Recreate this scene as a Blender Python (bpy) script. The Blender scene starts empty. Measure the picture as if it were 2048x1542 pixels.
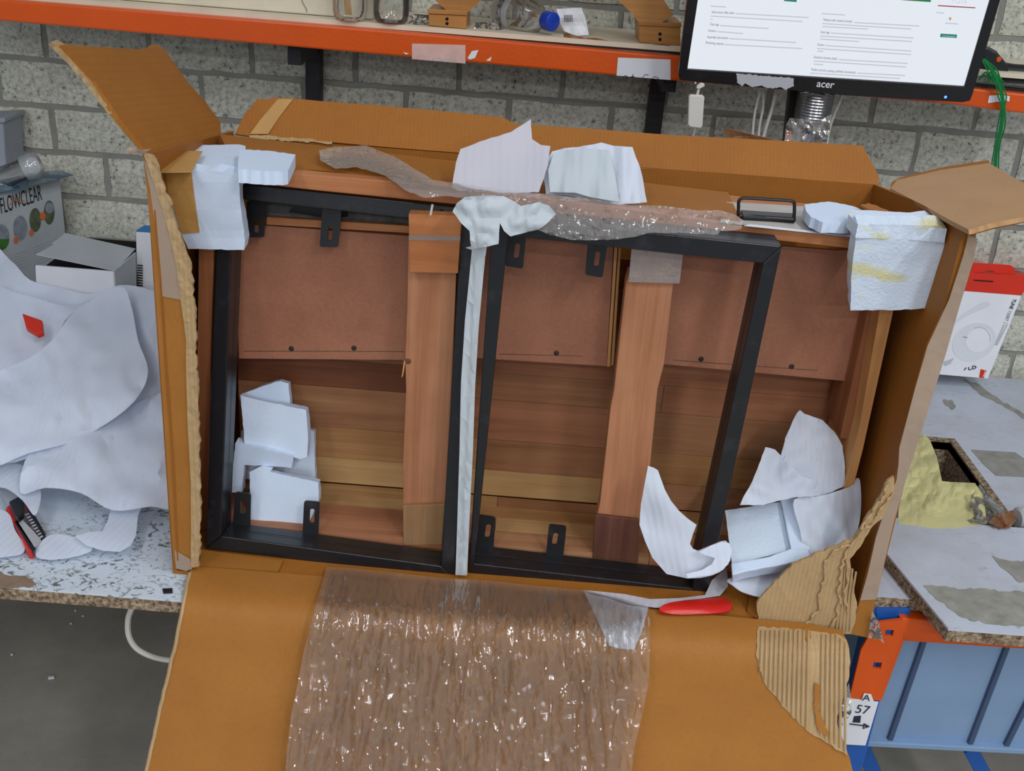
import bpy, bmesh, math, random
from mathutils import Vector, Matrix, noise
from mathutils.geometry import delaunay_2d_cdt

# ------------------------------------------------------------------ camera, world, lights, exposure
F, B = 2200.0, 0.78                       # focal length in px of a 2048x1542 frame; bench height (m)
PIT, ROL = math.atan(F / 4865), math.radians(4.5)
DIST, HGT = 1.4927, 1.059
cp, sp, cr, sr = math.cos(PIT), math.sin(PIT), math.cos(ROL), math.sin(ROL)
CAM = Vector((0, -DIST, B + HGT))
S = bpy.context.scene
COL = S.collection
cam = bpy.data.cameras.new('camera')
cam.sensor_width = 36; cam.lens = 36 * F / 2048; cam.clip_start = .05
co = bpy.data.objects.new('camera', cam); COL.objects.link(co)
xa, ya, za = Vector((cr, sr*sp, sr*cp)), Vector((-sr, cr*sp, cr*cp)), Vector((0, -cp, sp))
co.matrix_world = Matrix(((xa.x, ya.x, za.x, CAM.x), (xa.y, ya.y, za.y, CAM.y), (xa.z, ya.z, za.z, CAM.z), (0, 0, 0, 1)))
S.camera = co
W = bpy.data.worlds.new('world'); S.world = W; W.use_nodes = True
W.node_tree.nodes['Background'].inputs[0].default_value = (.80, .86, 1.0, 1)
W.node_tree.nodes['Background'].inputs[1].default_value = .36

def lamp(x, y, z, sx, sy, watts, tint=(.97, .985, 1.0)):
    l = bpy.data.lights.new('ceiling_tube_light', 'AREA'); l.shape = 'RECTANGLE'; l.size = sx; l.size_y = sy
    l.energy = watts; l.color = tint
    o = bpy.data.objects.new('ceiling_tube_light', l); COL.objects.link(o); o.location = (x, y, z)
    o['kind'] = 'structure'
for x, y, w in ((1.4, -1.0, 32), (-1.4, -1.2, 12), (1.6, -3.2, 72), (-1.3, -3.2, 34), (0.4, -5.4, 90), (3.4, -2.4, 40),
                (-2.6, -7.6, 80), (0.2, -8.0, 110), (2.8, -7.6, 110), (-2.4, -11.5, 110), (1.4, -11.5, 130)):
    lamp(x, y, 3.9, 1.5 if y < -5 else .16, .06 if y < -5 else 1.5, w)
S.view_settings.view_transform = 'Standard'; S.view_settings.look = 'None'
S.view_settings.gamma = 1; S.view_settings.exposure = -0.28; S.view_settings.use_curve_mapping = False

# ------------------------------------------------------------------ pixel -> point on a real plane
def ray(px, py):
    u, v = px - 1024, py - 771
    u0, v0 = u*cr + v*sr, -u*sr + v*cr
    return Vector((u0, F*cp - v0*sp, -v0*cp - F*sp))
def PP(p, n):
    p, n = Vector(p), Vector(n)
    def f(px, py):
        d = ray(px, py)
        return CAM + d * ((p - CAM).dot(n) / d.dot(n))
    f.n = n.normalized() if n.y < 0 else -n.normalized()
    return f
def YP(y): return PP((0, y, 0), (0, -1, 0))
def ZP(z): return PP((0, 0, B + z), (0, -1e-9, 1))
def XP(x): return PP((x, 0, 0), (1, -1e-9, 0))
def P3(a, b, c):
    a, b, c = Vector(a), Vector(b), Vector(c)
    return PP(a, (b - a).cross(c - a))
def YL(y0, z0, y1, z1):                    # plane through (y0,z0) and (y1,z1 above the bench), running along X
    return P3((0, y0, B+z0), (1, y0, B+z0), (0, y1, B+z1))
def profile(pts):                          # a bent sheet running along X: list of (y, z)
    segs = [(YL(*a, *b), a, b) for a, b in zip(pts, pts[1:])]
    def f(px, py):
        best = None
        for i, (m, a, b) in enumerate(segs):
            q = m(px, py); dy, dz = b[0]-a[0], b[1]-a[1]
            t = ((q.y-a[0])*dy + (q.z-B-a[1])*dz) / (dy*dy + dz*dz)
            e = max(0, -t if i else 0, (t-1) if i < len(segs)-1 else 0)
            if best is None or e < best[0] - 1e-9: best = (e, q)
        return best[1]
    return f

# ------------------------------------------------------------------ materials
def lin(c): return tuple(((v/255+.055)/1.055)**2.4 if v > 10 else v/255/12.92 for v in c)
def rgba(c): return lin(c) + (1,)
MATS = {}
class NT:
    def __init__(s, name):
        s.m = bpy.data.materials.new(name); s.m.use_nodes = True; s.t = s.m.node_tree
        s.b = s.t.nodes['Principled BSDF']; s.out = s.t.nodes['Material Output']; s._c = None
        MATS[name] = s.m
    def n(s, k, **kw):
        x = s.t.nodes.new(k)
        for a, v in kw.items(): setattr(x, a, v)
        return x
    def l(s, a, b): s.t.links.new(a, b)
    def coord(s, scale=(1, 1, 1), rot=(0, 0, 0)):
        c = s.n('ShaderNodeTexCoord'); m = s.n('ShaderNodeMapping')
        m.inputs['Scale'].default_value = scale; m.inputs['Rotation'].default_value = rot
        info = s.n('ShaderNodeObjectInfo'); ad = s.n('ShaderNodeVectorMath', operation='ADD')
        mu = s.n('ShaderNodeMath', operation='MULTIPLY'); mu.inputs[1].default_value = 37.0
        s.l(info.outputs['Random'], mu.inputs[0]); s.l(c.outputs['Object'], m.inputs[0])
        s.l(m.outputs[0], ad.inputs[0]); s.l(mu.outputs[0], ad.inputs[1]); s.rand = info.outputs['Random']
        return ad.outputs[0]
    def noise(s, vec, scale=5, detail=4, rough=.55, dist=0):
        x = s.n('ShaderNodeTexNoise'); x.inputs['Scale'].default_value = scale; x.inputs['Detail'].default_value = detail
        x.inputs['Roughness'].default_value = rough; x.inputs['Distortion'].default_value = dist
        s.l(vec, x.inputs['Vector']); return x.outputs['Fac']
    def wave(s, vec, scale, axis='X', dist=0, detail=2):
        x = s.n('ShaderNodeTexWave', bands_direction=axis); x.inputs['Scale'].default_value = scale
        x.inputs['Distortion'].default_value = dist; x.inputs['Detail'].default_value = detail
        s.l(vec, x.inputs['Vector']); return x.outputs['Fac']
    def ramp(s, fac, stops):
        r = s.n('ShaderNodeValToRGB'); e = r.color_ramp.elements
        while len(e) < len(stops): e.new(.5)
        for el, (p, c) in zip(e, stops):
            el.position = p; el.color = rgba(c) if max(c) > 1.0 else tuple(c) + (1,)
        s.l(fac, r.inputs[0]); return r.outputs[0]
    def mix(s, fac, a, b, mode='MIX'):
        x = s.n('ShaderNodeMixRGB', blend_type=mode)
        for k, v in ((0, fac), (1, a), (2, b)):
            if hasattr(v, 'links'): s.l(v, x.inputs[k])
            else: x.inputs[k].default_value = v if k == 0 else (rgba(v) if max(v) > 1.0 else tuple(v)+(1,))
        return x.outputs[0]
    def base(s, c):
        if hasattr(c, 'links'): s.l(c, s.b.inputs['Base Color'])
        else: s.b.inputs['Base Color'].default_value = rgba(c)
    def bump(s, h, dist=.001, strength=1.0):
        x = s.n('ShaderNodeBump'); x.inputs['Distance'].default_value = dist; x.inputs['Strength'].default_value = strength
        s.l(h, x.inputs['Height'])
        if s._c is not None: s.l(s._c, x.inputs['Normal'])
        s._c = x.outputs[0]; s.l(s._c, s.b.inputs['Normal'])
    def set(s, rough=.6, metal=0, spec=.4, **kw):
        s.b.inputs['Roughness'].default_value = rough; s.b.inputs['Metallic'].default_value = metal
        s.b.inputs['Specular IOR Level'].default_value = spec
        for k, v in kw.items(): s.b.inputs[k.replace('_', ' ')].default_value = v
        return s
def plain(name, c, rough=.6, metal=0, spec=.4, vary=.06, nscale=14, bumpd=.0004, bscale=120):
    s = NT(name); v = s.coord()
    n = s.noise(v, nscale, 5)
    d = s.ramp(n, [(.3, (1-vary*2,)*3), (.7, (1.0,)*3)])
    s.base(s.mix(1.0, c, d, 'MULTIPLY'))
    if bumpd: s.bump(s.noise(v, bscale, 3), bumpd)
    return s.set(rough, metal, spec).m

# cardboard: faint flute lines, warm kraft with a little scuffing
def cardboard(name, c, axis='X', lines=.10, rough=.62, spec=.28):
    s = NT(name); v = s.coord()
    n = s.noise(v, 9, 6, .6); f = s.noise(v, 160, 3)
    w = s.wave(v, 45, axis, .6)
    col = s.mix(1.0, c, s.ramp(n, [(.25, (.86, .84, .80)), (.7, (1, 1, 1))]), 'MULTIPLY')
    col = s.mix(1.0, col, s.ramp(w, [(0, (1-lines,)*3), (1, (1, 1, 1))]), 'MULTIPLY')
    col = s.mix(1.0, col, s.ramp(f, [(.3, (.93, .93, .93)), (.7, (1, 1, 1))]), 'MULTIPLY')
    s.base(col); s.bump(w, .0003, min(.4, lines*2)); s.bump(f, .0002, .4)
    return s.set(rough, 0, spec).m
M_card = cardboard('cardboard_kraft', (169, 107, 38), 'X', .05)
M_cardz = cardboard('cardboard_kraft_vertical', (162, 101, 36), 'X', .05)
M_cardy = cardboard('cardboard_kraft_ribbed', (202, 158, 112), 'Y', .22)
M_cardflap = cardboard('cardboard_front', (172, 114, 48), 'X', .012)
M_raw = cardboard('cardboard_torn', (194, 164, 122), 'X', .10, .9, .1)
M_tape = plain('packing_tape_brown', (172, 150, 130), .25, 0, .5, .08, 6, .0003, 30)
M_tapetan = plain('paper_tape_tan', (196, 150, 84), .45, 0, .4, .08, 20)

def foam(name, c=(216, 231, 250), bscale=260, bd=.0012, line=False, alpha=0.0, trans=.0):
    s = NT(name); v = s.coord()
    n = s.noise(v, bscale, 3, .6)
    s.base(s.mix(1.0, c, s.ramp(s.noise(v, 7, 3), [(.3, (.93, .94, .96)), (.7, (1, 1, 1))]), 'MULTIPLY'))
    if line:
        s.bump(s.wave(s.coord((1, 1, 1), (.2, .3, .35)), 28, 'X', 1.6), .0011, .36)
        s.bump(s.noise(s.coord((30, 30, 6)), 3, 3), .0006, .25)
    else: s.bump(n, bd*.4, .6)
    s.set(.55, 0, .35)
    if alpha:
        tr = s.n('ShaderNodeBsdfTransparent'); tl = s.n('ShaderNodeBsdfTranslucent'); tl.inputs[0].default_value = rgba(c)
        m1, m2 = s.n('ShaderNodeMixShader'), s.n('ShaderNodeMixShader')
        m1.inputs[0].default_value = .30; m2.inputs[0].default_value = alpha
        s.l(s.b.outputs[0], m1.inputs[1]); s.l(tl.outputs[0], m1.inputs[2])
        s.l(m1.outputs[0], m2.inputs[1]); s.l(tr.outputs[0], m2.inputs[2]); s.l(m2.outputs[0], s.out.inputs[0])
    return s.m
M_foam = foam('white_foam_block')
M_foamspark = foam('white_foam_sparkle', (214, 228, 242), 150, .004)
M_sheet = foam('white_foam_sheet', (238, 245, 255), line=True, alpha=.10)
M_sheetpink = foam('white_foam_sheet_warm', (228, 228, 236), line=True, alpha=.14)
M_sheetblue = foam('pale_blue_foam_sheet', (222, 230, 234), line=True, alpha=.06)
def foamstain():
    s = NT('white_foam_stained'); v = s.coord()
    n = s.noise(s.coord((4, 4, 9)), 2.2, 2)
    s.base(s.mix(s.ramp(n, [(.56, (0, 0, 0)), (.66, (1, 1, 1))]), (218, 232, 248), (220, 216, 168)))
    s.bump(s.noise(v, 220, 3, .6), .0016, .9); return s.set(.5, 0, .4).m
M_foamstain = foamstain()

def film(name, stretch, haze=.06, tint=(244, 240, 232), bd=.006, gain=1.0, scale=1.0, rough=.09):
    s = NT(name); v = s.coord(stretch)
    s.bump(s.noise(v, 1.0*scale, 3, .5, .6), bd, .9)
    s.bump(s.noise(v, 3.4*scale, 2, .5), bd*.35, .7)
    tr = s.n('ShaderNodeBsdfTransparent'); tr.inputs[0].default_value = (.96, .96, .95, 1)
    gl = s.n('ShaderNodeBsdfGlossy'); gl.inputs['Roughness'].default_value = rough
    df = s.n('ShaderNodeBsdfDiffuse'); df.inputs[0].default_value = rgba(tint)
    fr = s.n('ShaderNodeFresnel'); fr.inputs[0].default_value = 1.5
    for x in (gl, fr): s.l(s._c, x.inputs['Normal'])
    mu = s.n('ShaderNodeMath', operation='MULTIPLY_ADD'); mu.inputs[1].default_value = 1.3*gain; mu.inputs[2].default_value = .035*gain
    mu.use_clamp = True; s.l(fr.outputs[0], mu.inputs[0])
    m1, m2 = s.n('ShaderNodeMixShader'), s.n('ShaderNodeMixShader')
    m1.inputs[0].default_value = haze; s.l(tr.outputs[0], m1.inputs[1]); s.l(df.outputs[0], m1.inputs[2])
    s.l(mu.outputs[0], m2.inputs[0]); s.l(m1.outputs[0], m2.inputs[1]); s.l(gl.outputs[0], m2.inputs[2])
    s.l(m2.outputs[0], s.out.inputs[0]); return s.m
M_film = film('clear_film_streaked', (70, 9, 9), .10, (242, 226, 204), bd=.0025, gain=1.8, rough=.018)
M_film2 = film('clear_film_crumpled', (22, 22, 22), .12, rough=.05)
M_bag = film('clear_plastic', (12, 12, 12), .05, bd=.002, gain=.8)
M_milky = film('milky_plastic', (14, 14, 14), .34, (225, 232, 240), .002)
M_filmhaze = film('clear_film_bunched', (30, 26, 26), .20, (238, 232, 226), .003, 1.2, rough=.05)
M_blueplast = film('blue_clear_plastic', (9, 9, 9), .55, (92, 134, 164), .003)

def metal_black():
    s = NT('black_powder_coat'); v = s.coord()
    s.base(s.mix(s.ramp(s.noise(v, 26, 6, .65), [(.55, (0, 0, 0)), (.8, (1, 1, 1))]), (24, 25, 29), (48, 50, 56)))
    s.bump(s.noise(v, 300, 2), .0002, .6); return s.set(.36, .0, .55).m
M_black = metal_black()
M_blackpl = plain('black_plastic', (22, 23, 27), .4, 0, .5, .1)
M_upright = plain('black_painted_steel', (26, 26, 30), .5, 0, .4, .1)

def wood(name, dark, mid, light, axis='X', fine=1.0, rough=.5, tint=.16):
    s = NT(name)
    st = {'X': (2.2, 30, 30), 'Z': (30, 30, 2.2), 'Y': (30, 2.2, 30)}[axis]
    v = s.coord(st); g = s.noise(v, .8*fine, 5, .55, .6)
    sf = {'X': (3, 160, 160), 'Z': (160, 160, 3), 'Y': (160, 3, 160)}[axis]
    f = s.noise(s.coord(sf), 1.0, 3, .6)
    b = s.noise(s.coord((3, 3, 3)), 2.2, 3)
    col = s.ramp(g, [(.18, dark), (.5, mid), (.82, light)])
    col = s.mix(1.0, col, s.ramp(f, [(.36, (.88, .87, .86)), (.6, (1, 1, 1))]), 'MULTIPLY')
    col = s.mix(1.0, col, s.ramp(b, [(.3, (.82, .78, .74)), (.66, (1, 1, 1))]), 'MULTIPLY')
    if tint:
        col = s.mix(1.0, col, s.ramp(s.rand, [(0, (1-tint, 1-tint*1.3, 1-tint*1.5)), (1, (1, 1, 1))]), 'MULTIPLY')
    s.base(col); s.bump(f, .0004, .5); s.bump(g, .0004, .4); return s.set(rough, 0, .3).m
M_plank = [wood('acacia_plank_red', (144, 92, 64), (180, 124, 90), (196, 142, 106)),
           wood('acacia_plank_brown', (142, 98, 66), (174, 126, 90), (192, 146, 106)),
           wood('acacia_plank_olive', (154, 110, 66), (178, 132, 86), (194, 150, 102)),
           wood('acacia_plank_light', (178, 138, 88), (202, 164, 112), (214, 178, 128)),
           wood('acacia_plank_dark', (108, 66, 46), (136, 86, 60), (156, 104, 74))]
M_batten = wood('batten_wood', (166, 108, 74), (200, 140, 102), (216, 160, 122), 'Z')
M_batpale = wood('end_block_pale', (140, 106, 70), (176, 138, 98), (190, 156, 112), 'Z')
M_batdark = wood('end_block_dark', (78, 50, 44), (112, 72, 58), (146, 104, 84), 'Z')
M_batblock = wood('end_block_orange', (178, 108, 62), (208, 138, 86), (220, 156, 106), 'X')
M_strip = wood('apron_wood', (156, 94, 58), (198, 130, 84), (216, 152, 104), 'X', .7)
M_side = wood('side_wood', (136, 84, 54), (172, 112, 74), (196, 136, 92), 'Z')
M_pine = wood('pale_slat_wood', (176, 120, 70), (212, 154, 96), (226, 172, 116), 'Z', .6, tint=0)
M_arch = wood('varnished_arch_wood', (158, 104, 50), (192, 136, 74), (206, 152, 90), 'X', .6, .35, 0)
M_greywash = wood('grey_washed_wood', (150, 146, 140), (186, 182, 176), (204, 202, 198), 'X', .5, .5, 0)
def mdf():
    s = NT('brown_hardboard'); v = s.coord()
    n = s.noise(v, 5, 5, .6); f = s.noise(v, 220, 3, .7)
    col = s.ramp(n, [(.3, (158, 104, 80)), (.7, (182, 124, 96))])
    s.base(s.mix(1.0, col, s.ramp(f, [(.3, (.84, .82, .8)), (.7, (1, 1, 1))]), 'MULTIPLY'))
    s.bump(f, .0003, .5); return s.set(.5, 0, .35).m
M_mdf = mdf()
def brickm():
    s = NT('pale_concrete_block'); v = s.coord()
    n = s.noise(v, 95, 5, .7); f = s.noise(v, 210, 3, .6); big = s.noise(v, 11, 4)
    col = s.ramp(n, [(.33, (92, 90, 84)), (.40, (178, 178, 166)), (.6, (216, 216, 202))])
    col = s.mix(s.ramp(f, [(.30, (1, 1, 1)), (.35, (0, 0, 0))]), col, (70, 68, 64))
    col = s.mix(1.0, col, s.ramp(big, [(.3, (.86, .86, .85)), (.7, (1, 1, 1))]), 'MULTIPLY')
    s.base(col); s.bump(n, .002, .6); s.bump(f, .0012, .5); return s.set(.95, 0, .1).m
M_brick = brickm()
M_mortar = plain('grey_mortar', (150, 150, 142), .95, 0, .1, .10, 20, .002, 90)
def bench():
    s = NT('worn_white_bench'); v = s.coord()
    mask = s.ramp(s.noise(v, 3.2, 3, .5), [(.42, (0, 0, 0)), (.58, (1, 1, 1))])
    sc = s.noise(s.coord((1, 1.2, 1)), 52, 6, .72, 1.6)
    sp_ = s.ramp(sc, [(.40, (1, 1, 1)), (.475, (0, 0, 0))])
    big = s.ramp(s.noise(v, 7.5, 7, .66, .5), [(.655, (0, 0, 0)), (.675, (1, 1, 1))])
    yel = s.ramp(s.noise(v, 11, 3), [(.72, (0, 0, 0)), (.78, (1, 1, 1))])
    fac = s.mix(1.0, mask, sp_, 'MULTIPLY')
    col = s.mix(fac, (206, 217, 228), (100, 100, 96))
    col = s.mix(big, col, (138, 132, 120)); col = s.mix(1.0, col, s.mix(yel, (255, 255, 255), (230, 190, 110)), 'MULTIPLY')
    s.base(col); s.bump(sc, .0006, .4); return s.set(.5, 0, .35).m
M_bench = bench()
def bench2():
    s = NT('scratched_white_board'); v = s.coord()
    a = s.ramp(s.noise(s.coord((26, 60, 30), (0, 0, .6)), 1.0, 6, .7, 1.4), [(.57, (0, 0, 0)), (.68, (1, 1, 1))])
    b = s.ramp(s.noise(v, 5, 5, .6), [(.35, (0, 0, 0)), (.8, (1, 1, 1))])
    col = s.mix(s.mix(1.0, a, b, 'MULTIPLY'), (192, 200, 214), (88, 90, 94))
    col = s.mix(s.ramp(s.noise(v, 4, 6, .7), [(.40, (0, 0, 0)), (.75, (1, 1, 1))]), col, (172, 174, 180))
    s.base(col); return s.set(.45, 0, .4).m
M_bench2 = bench2()
def chip():
    s = NT('chipboard'); v = s.coord()
    col = s.ramp(s.noise(v, 130, 4, .7), [(.34, (78, 64, 50)), (.5, (142, 122, 100)), (.66, (184, 168, 146))])
    s.base(col); s.bump(s.noise(v, 130, 4, .7), .002, .8); return s.set(.9, 0, .1).m
M_chip = chip()
M_wornbrown = plain('worn_brown_board', (150, 128, 108), .85, 0, .2, .14, 40, .0006)
M_worn = plain('worn_grey_board', (160, 160, 152), .8, 0, .2, .16, 40, .0006)
def floorm():
    s = NT('dark_concrete_floor'); v = s.coord()
    col = s.ramp(s.noise(v, 3, 6, .65), [(.3, (146, 142, 134)), (.7, (176, 172, 160))])
    col = s.mix(s.ramp(s.noise(v, 60, 2), [(.74, (0, 0, 0)), (.77, (1, 1, 1))]), col, (150, 148, 140))
    s.base(col); s.bump(s.noise(v, 60, 4), .001, .5); return s.set(.7, 0, .3).m
M_floor = floorm()
M_orange = plain('orange_paint', (222, 86, 8), .32, 0, .5, .05, 8)
M_blue = plain('blue_paint', (30, 92, 176), .38, 0, .5, .05, 8)
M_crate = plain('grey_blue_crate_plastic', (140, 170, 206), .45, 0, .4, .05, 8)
M_crated = plain('grey_blue_crate_dark_rib', (70, 90, 122), .5, 0, .4, .05, 8)  # crate ribs, a darker tone than the side panel
M_white = plain('white_card', (232, 234, 240), .5, 0, .4, .03)
M_grey = plain('grey_white_card', (186, 192, 196), .55, 0, .3, .05)
M_cream = plain('cream_board', (224, 214, 190), .6, 0, .3, .06)
M_red = plain('red_plastic', (214, 34, 26), .35, 0, .5, .04)
M_redcard = plain('red_card', (214, 48, 26), .4, 0, .4, .03)
M_pinkpaper = plain('faded_pink_label', (226, 186, 176), .7, 0, .2, .08, 40)
M_ink = plain('dark_ink', (40, 44, 66), .6, 0, .3, 0, bumpd=0)
M_blackink = plain('black_print', (34, 32, 34), .6, 0, .3, 0, bumpd=0)
M_greyprint = plain('grey_print', (186, 190, 196), .6, 0, .3, 0, bumpd=0)
M_greyprint2 = plain('pale_grey_print', (218, 222, 229), .6, 0, .3, .02, bumpd=0)
M_orangeprint = plain('orange_print', (214, 112, 66), .6, 0, .3, 0, bumpd=0)
M_greenprint = plain('green_photo_print', (104, 116, 88), .5, 0, .3, .3, 60, 0)
M_skyprint = plain('grey_photo_print', (150, 158, 168), .5, 0, .3, .2, 60, 0)
M_grass = plain('grass_print', (70, 126, 50), .5, 0, .3, .2, 60, 0)
M_blueprint = plain('blue_print', (54, 130, 186), .5, 0, .3, .03, bumpd=0)
M_cap = plain('blue_bottle_cap', (20, 62, 176), .4, 0, .5, .02)
M_cable = plain('white_cable_plastic', (216, 214, 206), .45, 0, .4, .03)
M_green = plain('green_string', (28, 134, 70), .7, 0, .2, .15, 300)
M_steel = plain('bright_steel', (196, 198, 202), .3, .25, .5, .05)
M_wire = plain('silver_wire', (196, 200, 206), .25, 1, .5, .03)
M_handle = plain('dark_steel_rod', (52, 50, 50), .4, .6, .5, .1)
M_screw = plain('dark_screw', (66, 58, 52), .5, .4, .4, .2, 200)
M_yellow = foam('yellow_plastic_film', (240, 234, 176), line=False, alpha=.16, bscale=30, bd=.0003)
M_brownfilm = plain('brown_wrapping', (150, 104, 70), .35, 0, .5, .2, 30)
M_greyrag = plain('grey_rag', (130, 134, 130), .8, 0, .2, .2, 60)
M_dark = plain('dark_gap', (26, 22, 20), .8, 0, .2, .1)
def emit(name, c, k):
    s = NT(name); s.b.inputs['Base Color'].default_value = (.02, .02, .02, 1)
    s.b.inputs['Emission Color'].default_value = rgba(c); s.b.inputs['Emission Strength'].default_value = k
    return s.set(.3, 0, .4).m
M_screen = emit('lit_screen', (240, 246, 255), 1.05)
M_scrgrey = emit('screen_grey_text', (206, 212, 224), 1.0)
M_scrdark = emit('screen_dark_text', (96, 100, 114), .6)
M_scrteal = emit('screen_teal', (40, 160, 150), .7)
M_scrgreen = emit('screen_green', (38, 150, 92), .7)
M_scrred = emit('screen_red', (190, 60, 90), .7)
M_scrgold = emit('screen_gold', (240, 180, 90), .7)
M_led = emit('blue_power_light', (60, 110, 255), 6)

# ------------------------------------------------------------------ objects
WL = {}
def org(o):
    return WL.get(o, Vector((0, 0, 0))) if o else Vector((0, 0, 0))
def link(name, me, parent=None, at=None):
    o = bpy.data.objects.new(name, me); COL.objects.link(o)
    a = Vector(at) if at is not None else org(parent)
    WL[o] = a
    if parent: o.parent = parent; o.location = a - org(parent)
    else: o.location = a
    return o
def tag(o, label, cat, group=None, kind=None):
    if label: o['label'] = label
    if cat: o['category'] = cat
    if group: o['group'] = group
    if kind: o['kind'] = kind
    return o
def thing(name, label, cat, at, group=None, kind=None):
    return tag(link(name, None, None, at), label, cat, group, kind)
def mesh(bm, mat, at, smooth=False):
    me = bpy.data.meshes.new('m')
    bmesh.ops.recalc_face_normals(bm, faces=bm.faces)
    bmesh.ops.translate(bm, verts=bm.verts, vec=-Vector(at))
    if smooth:
        for f in bm.faces: f.smooth = True
        for e in bm.edges: e.smooth = len(e.link_faces) != 2 or e.calc_face_angle(0) < .75
    bm.to_mesh(me); bm.free()
    for m in (mat if isinstance(mat, (list, tuple)) else [mat]): me.materials.append(m)
    return me
def ctr(bm):
    xs = [v.co for v in bm.verts]
    return Vector(((min(v.x for v in xs)+max(v.x for v in xs))/2, (min(v.y for v in xs)+max(v.y for v in xs))/2, min(v.z for v in xs)))
def obj(name, bm, mat, parent=None, smooth=False, bev=0, label=None):
    at = ctr(bm)
    o = link(name, mesh(bm, mat, at, smooth), parent, at)
    if bev:
        b = o.modifiers.new('bevel', 'BEVEL'); b.width = bev; b.segments = 2; b.limit_method = 'ANGLE'; b.angle_limit = .7
    if label: o['label'] = label
    return o
def struct(o): o['kind'] = 'structure'; return o

def prism(pts, vec, bm=None):
    bm = bm or bmesh.new(); vec = Vector(vec)
    a = [bm.verts.new(p) for p in pts]; b = [bm.verts.new(Vector(p) + vec) for p in pts]
    bm.faces.new(a); bm.faces.new(b[::-1]); n = len(a)
    for i in range(n): bm.faces.new((a[i], b[i], b[(i+1) % n], a[(i+1) % n]))
    return bm
def box(x0, x1, y0, y1, z0, z1, bm=None):
    return prism([(x0, y0, z0), (x1, y0, z0), (x1, y1, z0), (x0, y1, z0)], (0, 0, z1-z0), bm)
def pix(pts, m): return [m(x, y) for x, y in pts]
def pslab(pts, m, vec, bm=None):            # outline seen from the camera, laid on a plane and given its depth
    if not hasattr(vec, '__len__'):
        vec = -m.n * vec
    return prism(pix(pts, m), vec, bm)
def obox(c, ax, ay, az, sx, sy, sz, bm=None):  # oriented box
    c = Vector(c); ax, ay, az = (Vector(a).normalized() for a in (ax, ay, az))
    p = [c + ax*sx/2*i + ay*sy/2*j - az*sz/2 for i, j in ((-1, -1), (1, -1), (1, 1), (-1, 1))]
    return prism(p, az*sz, bm)
def tube(path, r, seg=8, bm=None, closed=False):
    bm = bm or bmesh.new(); path = [Vector(p) for p in path]; rings = []; n = len(path); up = None
    for i, p in enumerate(path):
        t = (path[(i+1) % n] if closed or i < n-1 else p) - (path[i-1] if closed or i else p)
        t.normalize()
        if up is None: up = t.orthogonal().normalized()
        up = (up - t*up.dot(t)); up = up.normalized() if up.length > 1e-6 else t.orthogonal().normalized()
        s = t.cross(up); rr = r[i] if hasattr(r, '__len__') else r
        rings.append([bm.verts.new(p + (up*math.cos(a) + s*math.sin(a))*rr) for a in (2*math.pi*k/seg for k in range(seg))])
    for i in range(n if closed else n-1):
        A, Bq = rings[i], rings[(i+1) % n]
        for k in range(seg): bm.faces.new((A[k], A[(k+1) % seg], Bq[(k+1) % seg], Bq[k]))
    if not closed: bm.faces.new(rings[0][::-1]); bm.faces.new(rings[-1])
    return bm
def spline(pts, n=8):
    pts = [Vector(p) for p in pts]; out = []
    for i in range(len(pts)-1):
        p0, p1, p2, p3 = pts[max(i-1, 0)], pts[i], pts[i+1], pts[min(i+2, len(pts)-1)]
        for k in range(n):
            t = k/n
            out.append(.5*((2*p1) + (p2-p0)*t + (2*p0-5*p1+4*p2-p3)*t*t + (3*p1-p0-3*p2+p3)*t**3))
    return out + [pts[-1]]
def rough_outline(pts, amp, seg, seed, closed=True):
    rnd = random.Random(seed); out = []
    for i in range(len(pts) if closed else len(pts)-1):
        a, b = Vector(pts[i]+(0,)), Vector(pts[(i+1) % len(pts)]+(0,))
        n = max(1, int((b-a).length/seg)); nr = Vector((-(b-a).y, (b-a).x, 0)).normalized()
        for k in range(n):
            p = a.lerp(b, k/n)
            if k: p = p + nr*rnd.uniform(-amp, amp)
            out.append((p.x, p.y))
    return out
def smooth_outline(pts, n=4):
    v = [Vector(p+(0,)) for p in pts]; out = []; N = len(v)
    for i in range(N):
        p0, p1, p2, p3 = v[i-1], v[i], v[(i+1) % N], v[(i+2) % N]
        for k in range(n):
            t = k/n
            q = .5*((2*p1) + (p2-p0)*t + (2*p0-5*p1+4*p2-p3)*t*t + (3*p1-p0-3*p2+p3)*t**3)
            out.append((q.x, q.y))
    return out
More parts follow.
